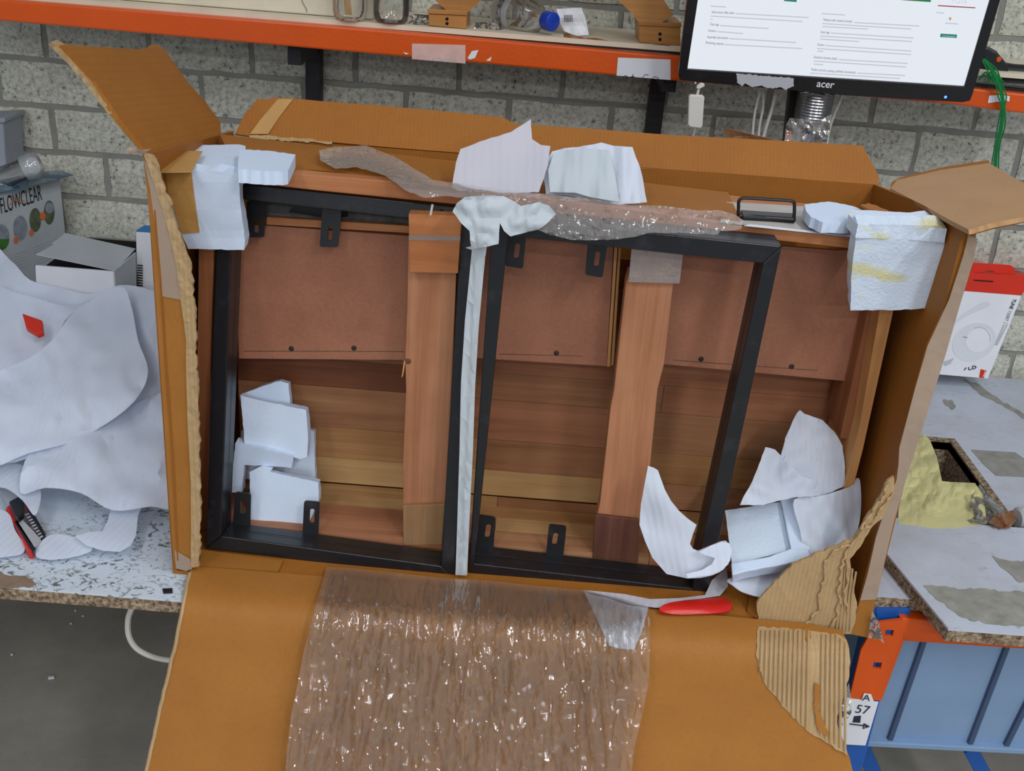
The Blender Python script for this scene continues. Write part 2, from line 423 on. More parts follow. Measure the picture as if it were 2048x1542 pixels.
def sheet(pts, m, disp=None, thick=.002, step=14, rough=(0, 0), seed=0, smooth=False):
    """a thin, creased sheet: outline on a base surface, gridded, pushed about in depth, given thickness"""
    if smooth: pts = smooth_outline(pts)
    if rough[0]: pts = rough_outline(pts, rough[0], rough[1], seed)
    sx, sy = step if hasattr(step, '__len__') else (step, step); ol = []
    for i in range(len(pts)):
        (ax, ay), (bx, by) = pts[i], pts[(i+1) % len(pts)]
        k = max(1, int(max(abs(bx-ax)/sx, abs(by-ay)/sy)*.9))
        ol += [Vector((ax+(bx-ax)*j/k, ay+(by-ay)*j/k)) for j in range(k)]
    N = len(ol); ys = sorted({p.y for p in ol}); gp = []
    r, y = 0, ys[0] + sy*.6
    while y < ys[-1]:
        cr_ = sorted(p.x + (q.x-p.x)*(y-p.y)/(q.y-p.y) for p, q in zip(ol, ol[1:]+ol[:1]) if (p.y > y) != (q.y > y))
        for x0, x1 in zip(cr_[::2], cr_[1::2]):
            x = math.ceil((x0 + sx*.5)/sx)*sx + (sx*.5 if r % 2 else 0)
            while x < x1 - sx*.45: gp.append(Vector((x, y))); x += sx
        y += sy; r += 1
    gp = [g for g in gp if all(abs(g.y-p.y) > sy*.4 or abs(g.x-p.x) > sx*.4 for p in ol)] if len(gp) < 4000 else gp
    vs, _, fs_, *_r = delaunay_2d_cdt(ol + gp, [], [list(range(N))], 1, .01)
    bm = bmesh.new(); bv = [bm.verts.new((v.x, v.y, 0)) for v in vs]
    for f in fs_:
        if len(set(f)) > 2: bm.faces.new([bv[i] for i in f])
    bmesh.ops.delete(bm, geom=[v for v in bm.verts if not v.link_faces], context='VERTS')
    for v in bm.verts:
        px, py = v.co.x, v.co.y; q = m(px, py)
        if disp:
            d = (q - CAM).normalized(); q = q + d*disp(px, py)
        v.co = q
    bmesh.ops.recalc_face_normals(bm, faces=bm.faces)
    n = Vector((0, 0, 0))
    for f in bm.faces: n += f.normal*f.calc_area()
    if n.dot(CAM - bm.faces[:][0].calc_center_median()) < 0: bmesh.ops.reverse_faces(bm, faces=bm.faces[:])
    if thick:
        bm.normal_update(); src = bm.faces[:]; bnd = [e for e in bm.edges if e.is_boundary]
        n.normalize(); n = n if n.dot(CAM - src[0].calc_center_median()) > 0 else -n
        back = {v: bm.verts.new(v.co - (n if thick < .0045 else v.normal)*thick) for v in bm.verts[:]}
        walls = [(e.verts[0], e.verts[1]) for e in bnd]
        for f in src: bm.faces.new([back[v] for v in f.verts][::-1])
        for a, b in walls: bm.faces.new((a, b, back[b], back[a]))
    return bm
def nz(x, y, sx, sy, seed=0): return noise.noise(Vector((x*sx, y*sy, seed*7.3)))
def ridge(x, y, sx, sy, seed=0): return 1 - 2*abs(nz(x, y, sx, sy, seed))
def holed(outer, holes, vec, bm=None):        # flat plate with cut-outs, 3D outlines
    bm = bm or bmesh.new(); vec = Vector(vec)
    loops = [[bm.verts.new(p) for p in l] for l in [outer]+holes]; ed = []
    for l in loops: ed += [bm.edges.new((l[i], l[(i+1) % len(l)])) for i in range(len(l))]
    bmesh.ops.triangle_fill(bm, edges=ed, use_beauty=True)
    ex = bmesh.ops.extrude_face_region(bm, geom=bm.faces[:])
    bmesh.ops.translate(bm, verts=[e for e in ex['geom'] if isinstance(e, bmesh.types.BMVert)], vec=vec)
    return bm
def write(parent, s, m, p0, p1, mat, name='lettering', lift=.0012, extr=.0003, up=None, bold=0):
    """lettering laid on the plane of m, its baseline from p0 to p1"""
    a, b = m(*p0), m(*p1); n = m.n
    cu = bpy.data.curves.new('t', 'FONT'); cu.body = s; cu.size = 1; cu.extrude = 0; cu.offset = bold
    t = bpy.data.objects.new('t', cu); COL.objects.link(t); bpy.context.view_layer.update()
    dg = bpy.context.evaluated_depsgraph_get()
    me = bpy.data.meshes.new_from_object(t.evaluated_get(dg)); bpy.data.objects.remove(t)
    w = max(v.co.x for v in me.vertices); sc = (b-a).length/w
    ux = (b-a).normalized(); uy = n.cross(ux).normalized(); hs = sc
    if up is not None:
        u_ = m(*up) - a; uy = (u_ - ux*u_.dot(ux)).normalized(); hs = u_.length/max(v.co.y for v in me.vertices)
    bm = bmesh.new(); bm.from_mesh(me); bpy.data.meshes.remove(me)
    for v in bm.verts: v.co = a + ux*(v.co.x*sc) + uy*(v.co.y*hs) + n*lift
    return obj(name, bm, mat, parent)
def ell(cx, cy, rx, ry, n=20, rot=0):
    c, s_ = math.cos(rot), math.sin(rot)
    return [(cx + rx*math.cos(2*math.pi*k/n)*c - ry*math.sin(2*math.pi*k/n)*s_, cy + rx*math.cos(2*math.pi*k/n)*s_ + ry*math.sin(2*math.pi*k/n)*c) for k in range(n)]
def patch(pts, m, mat, parent, name, lift=.001, th=.0006, label=None):  # a thin print, stain or sticker on a face
    return obj(name, prism([p + m.n*lift for p in pix(pts, m)], -m.n*th), mat, parent, label=label)
def stroke(pts, m, mat, parent, name, r=.0012, lift=.0012):             # a pen line on a face
    return obj(name, tube([(p if len(p) == 3 else m(*p)) + m.n*lift for p in pts], r, 5), mat, parent)
def lathe(p0, axis, prof, seg=20, bm=None, cap=True):
    bm = bm or bmesh.new(); axis = Vector(axis).normalized(); u = axis.orthogonal().normalized(); w = axis.cross(u); R_ = []
    for t, r in prof:
        R_.append([bm.verts.new(Vector(p0) + axis*t + (u*math.cos(a)+w*math.sin(a))*r) for a in (2*math.pi*k/seg for k in range(seg))])
    for A, C in zip(R_, R_[1:]):
        for k in range(seg): bm.faces.new((A[k], A[(k+1) % seg], C[(k+1) % seg], C[k]))
    if cap: bm.faces.new(R_[0][::-1]); bm.faces.new(R_[-1])
    return bm
# ------------------------------------------------------------------ setting: wall of concrete blocks, floor
WY = 1.15
wall = struct(obj('wall_back', box(-2.2, 2.4, WY+.007, WY+.1, 0, 2.6), M_mortar))
floor = struct(obj('floor', box(-2.6, 2.8, -2.6, WY+.1, -.05, 0), M_floor))
def brick_mesh(w, h, seed):
    rnd = random.Random(seed); bm = bmesh.new(); nx, nzz = 7, 4; g = {}
    for i in range(nx):
        for j in range(nzz):
            e = i in (0, nx-1) or j in (0, nzz-1)
            x = -w/2 + w*i/(nx-1) + rnd.uniform(-.0022, .0022); z = h*j/(nzz-1) + rnd.uniform(-.0022, .0022)
            g[i, j] = bm.verts.new((x, .0045 if e else rnd.uniform(-.0012, .0006), z))
    for i in range(nx-1):
        for j in range(nzz-1): bm.faces.new((g[i, j], g[i+1, j], g[i+1, j+1], g[i, j+1]))
    ex = bmesh.ops.extrude_face_region(bm, geom=bm.faces[:])
    for e in ex['geom']:
        if isinstance(e, bmesh.types.BMVert): e.co.y = .03
    bmesh.ops.recalc_face_normals(bm, faces=bm.faces)
    me = bpy.data.meshes.new('brick'); bm.to_mesh(me); bm.free(); me.materials.append(M_brick); return me
CW, CHh = .2435, .1085
bmeshes = [brick_mesh(CW-.0135, CHh-.0135, 10+i) for i in range(6)]
ja = YP(WY)(104, 215); jv = YP(WY)(106, 262).x
rnd = random.Random(4)
for r in range(-8, 6):
    z0 = ja.z + r*CHh + .007
    if z0 < B - .04 or z0 > B + .98: continue
    off = jv + (0 if r % 2 else CW/2)
    for k in range(-4, 14):
        x = off + (k+.5)*CW
        if -1.72 < x < 2.1:
            o = link('brick', rnd.choice(bmeshes), wall, (x, WY + rnd.uniform(-.002, .002), z0))

# ------------------------------------------------------------------ wall shelf: beam, board, uprights
BY = .86
t = thing('shelf_beam', 'long orange painted steel shelf beam across the wall, with paper label remnants', 'beam', (0, BY, B+.7))
bmap = YP(BY)
top = [(-60, -6), (700, 55), (1355, 113), (1947, 177), (2120, 196)]; bot = [(2120, 236), (1903, 209), (1355, 162), (700, 104), (-60, 36)]
obj('beam_face', pslab(top+bot, bmap, .045), M_orange, t, bev=.004)
lip = [(x, y-9) for x, y in top] + [(x, y) for x, y in top[::-1]]
obj('beam_ledge', pslab(lip, YP(BY+.028), .02), M_upright, t)
patch([(824, 87), (931, 90), (931, 127), (824, 118)], bmap, M_pinkpaper, t, 'label_sticker', label='faded pinkish paper label')
for k, (x, y) in enumerate(((868, 118), (879, 117), (888, 120), (902, 118), (911, 121))):
    stroke([bmap(x+dx, y+dy) for dx, dy in ((-3, 3), (-2, -2), (2, -2), (3, 4))], bmap, M_greyprint, t, 'pen_stroke', .0007)
for p in ([(935, 116), (944, 102), (957, 100), (950, 116), (940, 119)], [(972, 121), (983, 113), (981, 122)], [(806, 104), (818, 107), (812, 109)]):
    patch(p, bmap, M_white, t, 'paper_scrap', .0012)
patch([(1236, 115), (1341, 119), (1341, 160), (1233, 151)], bmap, M_white, t, 'label_sticker', label='white paper label with cut-off handwriting')
for p in ([(1246, 155), (1250, 151), (1254, 152), (1256, 156)], [(1264, 156), (1266, 148)], [(1262, 153), (1269, 153)], [(1290, 158), (1285, 155), (1290, 149), (1297, 150)], [(1305, 158), (1308, 153), (1315, 155), (1317, 158)]):
    stroke([bmap(*q) for q in p], bmap, M_blackink, t, 'pen_stroke', .0007)
patch([(1238, 99), (1341, 108), (1341, 112), (1238, 104)], YP(BY+.026), M_tape, t, 'tape_strip', .001)
patch([(1975, 206), (1978, 191), (2000, 190), (2019, 192), (2018, 203), (2008, 200), (2004, 209), (1996, 203)], bmap, M_white, t, 'paper_scrap', .0014)
zb = YP(.885)(700, 42).z
board = obj('shelf_board', box(-1.6, 1.9, .885, WY-.004, zb-.010, zb), M_cream)
tag(board, 'thin cream shelf board lying on the orange beam', 'shelf board')
# the boards sags with the beam towards the right end in the picture
for (a, b_, lab) in (((610, 100, 641, 100), (612, 330, 641, 330), 'black steel wall upright under the orange beam, left one'),
                     ((1305, 150, 1337, 150), (1272, 400, 1304, 400), 'black steel wall upright under the orange beam, right one, beside monitor')):
    m = YP(1.11); u = thing('wall_upright', lab, 'shelf upright', m((b_[0]+b_[2])/2, b_[1]) - Vector((0, 0, .2)), 'wall uprights under the shelf')
    x0, x1 = m(a[0], a[1]).x, m(a[2], a[3]).x; zt = m(a[0], a[1]).z
    xb0, xb1 = m(b_[0], b_[1]).x, m(b_[2], b_[3]).x; z1 = m(b_[0], b_[1]).z
    obj('post', prism([(x0, 1.11, zt), (x1, 1.11, zt), (xb1, 1.11, z1-.2), (xb0, 1.11, z1-.2)], (0, .036, 0)), M_upright, u, bev=.002)
    obj('shelf_arm', box(x0+.004, x1-.004, BY+.05, 1.112, zt-.004, zt+.05), M_upright, u)
def st(px, py, y): return YP(y)(px, py)
# things on the shelf
c = thing('carton', 'cream carton lying on the shelf board, top edge of the picture', 'box', (-.6, 1.0, zb))
cm = YP(.93)
cp_ = [cm(236, -2), cm(745, 40)]
obj('body', box(cp_[0].x, cp_[1].x, .93, 1.12, zb+.001, zb+.16), M_cream, c, bev=.003)
stroke([cm(602, -6), cm(606, 6), cm(614, 20), cm(613, 24)], cm, M_greyrag, c, 'pen_line', .0008)
patch([(688, -8), (700, -8), (704, 30), (690, 29)], cm, M_tapetan, c, 'tape_strip')
def jar(px, py, r, h, lab, y=.915):
    p = st(px, py, y); p.z = zb + .001
    j = thing('glass_jar', lab, 'jar', p, 'clear jars on the shelf')
    obj('jar_body', lathe(p, (0, 0, 1), [(0, r*.78), (.004, r*.9), (.018, r), (h*.6, r), (h*.72, r*.8), (h*.75, r*.66), (h*.9, r*.66)], 24), M_bag, j, True)
    obj('rim', lathe(p, (0, 0, 1), [(h*.9, r*.7), (h*.93, r*.74), (h, r*.74)], 24), M_milky, j, True)
    return p
jar(700, 38, .036, .12, 'clear jar on the shelf in front of the cream carton', .9); jar(782, 46, .037, .12, 'clear jar on the shelf between carton and wooden arch', .905)
obj_ = obj('plastic_scrap', sheet([(812, 34), (830, 28), (857, 30), (860, 50), (838, 54), (816, 48)], YP(.91), lambda x, y: .02*nz(x, y, .06, .09, 1), .0004, 5), M_film2)
tag(obj_, 'small crumple of clear plastic left of the wooden arch', 'plastic')
# wooden arch
a = thing('wooden_arch', 'varnished wooden arch with square feet standing on the shelf', 'wooden arch', st(1100, 75, .95))
am = YP(.90)
def foot(pts, ptop):
    f = obj('foot', pslab(pts, am, (0, .12, 0)), M_arch, a, bev=.002)
    return f
foot([(857, 27), (933, 31), (933, 58), (857, 51)], 0); foot([(1278, 50), (1361, 53), (1361, 93), (1278, 85)], 0)
obj('foot_cap', pslab([(855, 19), (934, 22), (934, 31), (855, 27)], YP(.896), (0, .126, 0)), M_arch, a, bev=.001)
obj('foot_cap', pslab([(1277, 45), (1363, 46), (1363, 55), (1277, 51)], YP(.896), (0, .126, 0)), M_arch, a, bev=.001)
pl = am(894, 22); pr = am(1320, 48); cx_ = (pl.x+pr.x)/2; hw = (pr.x-pl.x)/2; phi = math.radians(54); rr_ = hw/math.sin(phi); zl_, zr_ = pl.z, pr.z
out_, in_ = [], []
for k in range(25):
    an = -phi + 2*phi*k/24; zc_ = zl_ + (zr_-zl_)*k/24 - rr_*math.cos(phi)
    out_.append((cx_ + (rr_+.032)*math.sin(an), .905, zc_ + (rr_+.032)*math.cos(an))); in_.append((cx_ + (rr_-.034)*math.sin(an), .905, zc_ + (rr_-.034)*math.cos(an)))
bm = bmesh.new()
for k in range(24): prism([out_[k], out_[k+1], in_[k+1], in_[k]], (0, .095, 0), bm)
bmesh.ops.remove_doubles(bm, verts=bm.verts, dist=.0001)
obj('arch_ring', bm, M_arch, a)
for px, py in ((894, 38), (894, 47), (1320, 68), (1320, 79)):
    p = am(px, py); obj('dowel_hole', lathe(p+Vector((0, -.0006, 0)), (0, 1, 0), [(0, .0035), (.002, .0035)], 10), M_dark, a)
# bottle lying on the shelf
p0, p1 = st(1004, 20, 1.02), st(1106, 44, .90)
b_ = thing('plastic_bottle', 'clear plastic bottle with blue cap lying on the shelf', 'bottle', p1)
ax = (p1-p0); L = ax.length; r_ = .040
obj('bottle_body', lathe(p0, ax, [(0, r_*.6), (.006, r_*.95), (.012, r_), (.03, r_), (.034, r_*.95), (.04, r_), (L*.52, r_), (L*.66, r_*.8), (L*.78, r_*.45), (L*.9, r_*.36)], 24), M_bag, b_, True)
obj('label_band', lathe(p0, ax, [(.042, r_*1.01), (.06, r_*1.01)], 24, cap=False), M_greyprint, b_, True)
obj('screw_cap', lathe(p0, ax, [(L*.86, .0185), (L*.87, .0195), (L*1.0, .0195), (L*1.01, .017)], 24), M_cap, b_, True)
s_ = thing('paper_slip', 'torn white paper slip with barcode behind the blue cap', 'paper', st(1150, 70, .93))
obj('slip', sheet([(1113, 18), (1163, 15), (1172, 40), (1178, 70), (1152, 72), (1128, 62), (1120, 45)], YP(.94), lambda x, y: .012*nz(x, y, .04, .04, 3), .0006, 8), M_white, s_)
for k in range(6): patch([(1128+k*3, 30), (1129.4+k*3, 30), (1130+k*3, 44), (1128.6+k*3, 44)], YP(.925), M_blackink, s_, 'barcode_bar', 0)
o = obj('torn_cardboard', sheet([(1126, 66), (1140, 68), (1165, 74), (1190, 76), (1205, 78), (1221, 84), (1200, 86), (1150, 79), (1128, 74)], YP(.892), lambda x, y: .006*nz(x, y, .05, .2, 4), .001, 6), M_brownfilm)
tag(o, 'torn brown wrapping scrap on the shelf edge below the bottle', 'scrap')
o = obj('torn_cardboard', sheet([(1303, 90), (1330, 88), (1352, 96), (1345, 101), (1312, 98)], YP(.888), lambda x, y: .006*nz(x, y, .05, .2, 5), .001, 6), M_brownfilm)
tag(o, 'torn brown wrapping scrap on the shelf edge below the right arch foot', 'scrap')
o = obj('plastic_scrap', sheet([(936, 58), (948, 45), (980, 44), (1004, 52), (1012, 66), (980, 64)], YP(.93), lambda x, y: .02*nz(x, y, .05, .08, 6), .0004, 6), M_film2)
tag(o, 'crumpled clear plastic lying between the arch foot and the bottle', 'plastic')
# ------------------------------------------------------------------ monitor on its pole
zm = B + .745
MM = P3((0, .74, zm), (1, .74, zm), (0, .74-.185, zm+1.0))
mo = thing('monitor', 'black widescreen computer monitor showing a white web page', 'monitor', MM(1650, 185))
def ext(x, y, sl, yy): return (x + sl*(y-yy), yy)
obj('bezel', holed(pix([(1409, -250), (1383, -60), (1357, 150), (1359, 159), (1364, 161), (1690, 191), (1925, 205), (1940, 202), (1945, 190), (2010, -30), (2072, -250)], MM),
    [pix([(1432, -235), (1396, 0), (1375, 138), (1929, 173), (1980, 0), (2048, -235)], MM)], -MM.n*.022), M_blackpl, mo, bev=.0015)
obj('back_shell', pslab([(1420, -240), (1372, 152), (1930, 195), (2060, -240)], PP(MM(1650, 100)-MM.n*.018, MM.n), .04), M_blackpl, mo, bev=.01)
MS = PP(MM(1650, 100) - MM.n*.004, MM.n)
scr = obj('screen', pslab([(1434, -240), (1397, -2), (1374, 140), (1931, 175), (1981, -2), (2050, -240)], MS, .006), M_screen, mo)
write(mo, 'acer', MM, (1632, 173), (1667, 176), M_white, up=(1632, 163.5), bold=.012)
lm = obj('power_light', lathe(MM(1891, 194) + MM.n*.0005, MM.n, [(0, .0028), (.0012, .002)], 10), M_led, mo)
patch(rough_outline([(1472, 147), (1587, 156), (1588, 172), (1580, 175), (1572, 180), (1562, 174), (1545, 177), (1520, 171), (1505, 174), (1490, 166), (1484, 172), (1474, 165)], 1.2, 4, 3), MM, M_greyprint, mo, 'torn_sticker', label='scraped grey sticker residue')
def sline(s, p0, p1, mat, h):
    return write(scr, s, MS, p0, p1, mat, 'text_line', .0008, up=(p0[0]+h*.15, p0[1]-h))
for s, p0, p1 in (('Solid wood coffee table:', (1423, 26), (1468, 28)), ('Clean legs:', (1419, 50), (1438, 51.5)), ('Drawers:', (1416, 63), (1432, 64)),
                  ('Assembly instructions:', (1414, 76), (1456, 78)), ('Remaining material:', (1411, 87), (1447, 90)),
                  ('Tabletop (solid, veneered, bowed):', (1645, 41), (1704, 45)), ('Clean legs:', (1640, 66), (1659, 67)), ('Drawers:', (1634, 91), (1648, 92)), ('Extension (screws, bolts):', (1627, 116), (1674, 119.5)),
                  ('Perfect (varnish, packing, polished, documents):', (1622, 141), (1711, 147))):
    sline(s, p0, p1, M_scrdark, 5)
def grey(p0, p1, h=2.2):
    dx = .15*h
    patch([p0, p1, (p1[0]+dx, p1[1]-h), (p0[0]+dx, p0[1]-h)], MS, M_scrgrey, scr, 'text_line', .0007, .0003)
for a_, b2 in (((1421, 13), (1452, 15)), ((1470, 28), (1617, 36)), ((1421, 33), (1605, 44)), ((1421, 39), (1425, 39.4)), ((1440, 52), (1537, 58)), ((1434, 64), (1486, 68)), ((1458, 78), (1592, 86)), ((1449, 90), (1604, 98)),
               ((1643, 28), (1690, 31)), ((1708, 46), (1838, 53)), ((1644, 48), (1822, 59)), ((1644, 54), (1736, 59)), ((1661, 67), (1827, 77)), ((1640, 73), (1824, 84)), ((1640, 79), (1718, 84)),
               ((1650, 92), (1822, 103)), ((1634, 98), (1822, 110)), ((1634, 103), (1646, 104)), ((1677, 120), (1815, 128)), ((1627, 123), (1812, 135)), ((1627, 129), (1646, 130.5)), ((1714, 147), (1810, 152)), ((1620, 147), (1800, 158)), ((1872, 26), (1888, 27)), ((1890, 47), (1916, 49))):
    grey(a_, b2)
patch([(1569, -8), (1594, -8), (1593, 4), (1568, 2)], MS, M_scrteal, scr, 'page_button', .0008)
patch([(1803, -9), (1863, -9), (1861, 4), (1802, 0)], MS, M_scrgreen, scr, 'page_button', .0008)
patch([(1876, 10), (1951, 14.5), (1950, 16.5), (1875.5, 12)], MS, M_scrred, scr, 'page_rule', .0008)
sline('11,21%', (1901, 5), (1932, 7), M_scrgrey, 9)
patch([(1897, 35), (1903, 35), (1900, 42)], MS, M_scrgold, scr, 'page_icon', .0008)
patch([(1881, 67), (1914, 69), (1913, 76), (1880, 74)], MS, M_scrteal, scr, 'page_button', .0008)
write(scr, 'US Readable', MS, (1884, 73), (1910, 74.6), M_white, 'text_line', .0014, up=(1884.4, 70))
pm = YP(.84)
obj('stand_pole', pslab([(1585, 140), (1620, 140), (1590, 480), (1548, 480)], YP(.86), (0, .03, 0)), M_blackpl, mo, bev=.003)
obj('stand_bracket', box(MM(1640, 100).x-.04, MM(1640, 100).x+.02, .80, .87, zm+.02, zm+.10), M_blackpl, mo)
# tub of wire coils hanging under the screen
wp = st(1634, 183, .80); wq = st(1611, 300, .80); r_ = .036
w = thing('wire_tub', 'clear plastic tub with silver wire coils and clips under the monitor', 'tub', wq)
obj('tub_wall', lathe(wq, wp-wq, [(0, r_*.98), ((wp-wq).length*1.0, r_*1.02)], 24, cap=False), M_bag, w, True)
obj('tub_wrap', sheet([(1572, 250), (1580, 236), (1640, 240), (1664, 228), (1659, 262), (1650, 300), (1568, 296)], YP(.755), lambda x, y: .012*nz(x, y, .06, .06, 2), .0004, 6), M_film2, w)
for k in range(9):
    q = wq.lerp(wp, .53+.05*k); d_ = (wp-wq).normalized(); u = d_.orthogonal().normalized(); v_ = d_.cross(u)
    obj('wire_coil', tube([q + (u*math.cos(a2)+v_*math.sin(a2))*.031 for a2 in (2*math.pi*i/18 for i in range(18))], .0024, 5, closed=True), M_wire, w, True)
for px, py, sx, mt in ((1592, 272, .013, M_white), (1618, 279, .012, M_cap), (1576, 278, .010, M_orange), (1636, 276, .010, M_blackpl)):
    p = st(px, py, .80); obj('clip', obox(p, (1, 0, .1), (0, 1, 0), (-.1, 0, 1), sx, .012, .034), mt, w, bev=.001)
def cable(pts, y, r, lab, mat=M_cable, name='cable', group=None):
    ys = y if hasattr(y, '__len__') else [y]*len(pts)
    o = obj(name, tube(spline([st(px, py, yy) for (px, py), yy in zip(pts, ys)]), r, 8), mat, None, True)
    return tag(o, lab, 'cable', group)
cable([(1527, 150), (1519, 186), (1509, 230), (1505, 275), (1503, 330)], .83, .0026, 'thin white cable hanging under the monitor, leftmost of three')
cable([(1533, 150), (1527, 185), (1526, 215), (1518, 260), (1514, 330)], .835, .0026, 'thin white cable hanging under the monitor, middle of three')
cable([(1560, 150), (1552, 182), (1543, 220), (1528, 270), (1516, 330)], .84, .0036, 'thicker white cable hanging under the monitor, rightmost of three')
cable([(1688, 160), (1682, 195), (1666, 235), (1656, 270), (1648, 330)], .84, .0032, 'white cable hanging right of the tub of wire coils')
k = thing('inline_switch', 'white cable with a flat switch box hanging left under monitor', 'cable', st(1390, 258, .715))
sm = YP(.715)
obj('switch_box', pslab([(1378, 193), (1382, 190), (1406, 191), (1409, 195), (1405, 253), (1401, 257), (1380, 254), (1376, 250)], sm, .014), M_cable, k, bev=.002)
obj('plug', pslab([(1394, 172), (1402, 166), (1409, 168), (1409, 173), (1399, 178), (1393, 177)], sm, .008), M_cable, k, bev=.001)
obj('cord', tube(spline([st(1398, 174, .72), st(1396, 184, .72), st(1393, 194, .72)]), .0026), M_cable, k, True)
obj('cord', tube(spline([st(1390, 254, .72), st(1387, 270, .73), st(1386, 300, .74), st(1392, 350, .76)]), .0022), M_cable, k, True)
patch([(1389, 167), (1391, 163), (1393, 167)], sm, M_white, k, 'tag_end', 0)
# black tool and green string at the right end of the shelf
g = thing('power_tool', 'black power tool with an orange button on the shelf right of monitor', 'tool', st(2010, 165, .9))
obj('body', pslab([(1962, 96), (1975, 92), (1994, 102), (2014, 126), (2020, 140), (2012, 158), (1985, 160), (1966, 150)], YP(.91), (0, .07, 0)), M_blackpl, g, bev=.006)
obj('barrel', lathe(st(2005, 146, .94), st(2100, 152, .94)-st(2005, 146, .94), [(0, .022), (.02, .02), (.14, .02)], 16), M_blackpl, g, True)
obj('button', lathe(st(1997, 119, .909), (0, -1, 0), [(0, .006), (.003, .0045)], 12), M_orange, g, True)
gr = thing('green_string', 'green plastic string knotted on the shelf and hanging down the wall', 'string', st(1990, 340, .8))
for k, dx in enumerate((-6, -2, 2, 6, 0)):
    pts = [(1966+dx*.5, 118), (1984+dx*1.6, 140), (1996+dx, 165), (2004+dx*1.4, 190), (2006+dx*.6, 215), (2003+dx*1.2, 250), (1994+dx*.8, 295), (1990+dx*1.2, 345), (1992+dx, 420)]
    obj('strand', tube(spline([st(px, py, yy) for (px, py), yy in zip(pts, (.86, .852, .845, .842, .842, .85, .86, .87, .87))], 6), .0015, 6), M_green, gr, True)
for k in range(7):
    pts = [(1958+k*6, 160-(k % 3)*4), (1966+k*5, 150-(k % 2)*6), (1978+k*4, 158), (1972+k*6, 166)]
    obj('loose_loop', tube(spline([st(px, py, .88) for px, py in pts], 5), .0016, 5), M_green, gr, True)
o = obj('brown_scrap', sheet([(1447, 262), (1452, 256), (1495, 267), (1558, 281), (1540, 300), (1490, 290), (1450, 268)], YP(.505), lambda x, y: .01*nz(x, y, .03, .05, 9), .001, 10), M_brownfilm)
tag(o, 'brown wrapping scrap poking up behind the cardboard box flap', 'scrap')
# ------------------------------------------------------------------ left bench and what stands on it
FY = -.07
lb = thing('workbench', 'worn white-topped chipboard workbench at the left under the box', 'workbench', (-.6, .5, 0))
obj('worktop', box(-1.9, .52, FY+.001, WY-.012, B-.004, B), M_bench, lb)
obj('core_board', box(-1.9, .52, FY, WY-.012, B-.024, B-.0041), M_chip, lb)
zp = ZP(.0)
patch(rough_outline([(-20, 1138), (20, 1152), (52, 1152), (72, 1168), (60, 1176), (0, 1176), (-20, 1172)], 2, 6, 2), zp, M_wornbrown, lb, 'worn_patch', .0008, .0006)
for x in (-1.7, .3): obj('leg', box(x, x+.05, .5, .55, 0, B-.024), M_upright, lb)
for x in (-1.7, .3): obj('leg', box(x, x+.05, 1.0, 1.05, 0, B-.024), M_upright, lb)
o = obj('chip_of_tape', pslab([(325, 1180), (345, 1179), (345, 1187), (327, 1188)], zp, (0, 0, .003)), M_blackpl); tag(o, 'tiny black plastic chip at the left bench edge beside the box flap', 'scrap')
# white cable loop hanging under the bench
o = obj('cable', tube(spline([st(x, y, .03) for x, y in ((275, 1190), (264, 1215), (256, 1240), (258, 1272), (274, 1297), (305, 1313), (345, 1321), (400, 1325))]), .005, 8), M_cable, None, True)
tag(o, 'white cable looping under the left bench edge', 'cable')
for px, py, s, lb_ in ((103, 1357, 10, 'largest white paper crumb on the dark floor under the left bench'), (24, 1311, 4, 'white paper crumb on the floor nearest the left picture edge'), (142, 1249, 3, 'white paper crumb on the floor, lowest of the three just under the bench edge'), (166, 1234, 3, 'white paper crumb on the floor, rightmost of the three just under the bench edge'), (151, 1223, 3, 'white paper crumb on the floor, topmost of the three just under the bench edge')):
    q = PP((0, 0, .0), (0, -1e-9, 1))(px, py)
    o = obj('paper_crumb', obox(q+Vector((0, 0, .003)), (1, .3, 0), (-.3, 1, 0), (0, 0, 1), s*.0014, s*.0008, .005), M_white, bev=.001)
    tag(o, lb_, 'crumb', 'paper crumbs on the floor')
# tall printed carton
A0, A1 = ZP(.30)(0, 398), ZP(.30)(112, 352)
A1 = Vector((-1.128, 1.10, 0)); A0 = Vector((-1.185, .90, 0))
FM = P3((A0.x, A0.y, B), (A1.x, A1.y, B), (A0.x, A0.y, B+1))
pb = thing('printed_carton', 'tall white printed carton with round photo prints at the left wall', 'box', (-1.3, 1.0, B))
dirv = (A1-A0).normalized(); away = Vector((-dirv.y, dirv.x, 0))
if away.x > 0: away = -away
zt = FM(112, 351).z
e0, e1 = A0 - dirv*.16, A1
bm = prism([Vector((e0.x, e0.y, B+.001)), Vector((e1.x, e1.y, B+.001)), Vector((e1.x, e1.y, zt)), Vector((e0.x, e0.y, zt))], away*.22)
obj('body', bm, M_grey, pb, bev=.002)
write(pb, 'FLOWCLEAR', FM, (1, 428), (84, 399), M_blackink, up=(0, 396))
stroke([FM(x, y) for x, y in ((18, 408), (24, 400), (32, 402), (40, 405), (46, 400))], FM, M_orangeprint, pb, 'logo_swash', .0012, .003)
for (cx, cy, rx, ry, mt) in ((2, 474, 16, 26, M_skyprint), (40, 456, 14, 25, M_skyprint), (70, 440, 11.5, 24, M_greenprint), (98, 425, 10.5, 24, M_greenprint)):
    patch(ell(cx, cy, rx, ry), FM, mt, pb, 'round_photo', .001)
patch([(-14, 478)]+[(2+16*math.cos(a2), 474+26*math.sin(a2)) for a2 in (math.pi*k/10*.9+.15 for k in range(11))], FM, M_grass, pb, 'round_photo', .0016)
patch(ell(98, 416, 8, 11), FM, M_skyprint, pb, 'round_photo', .0016)
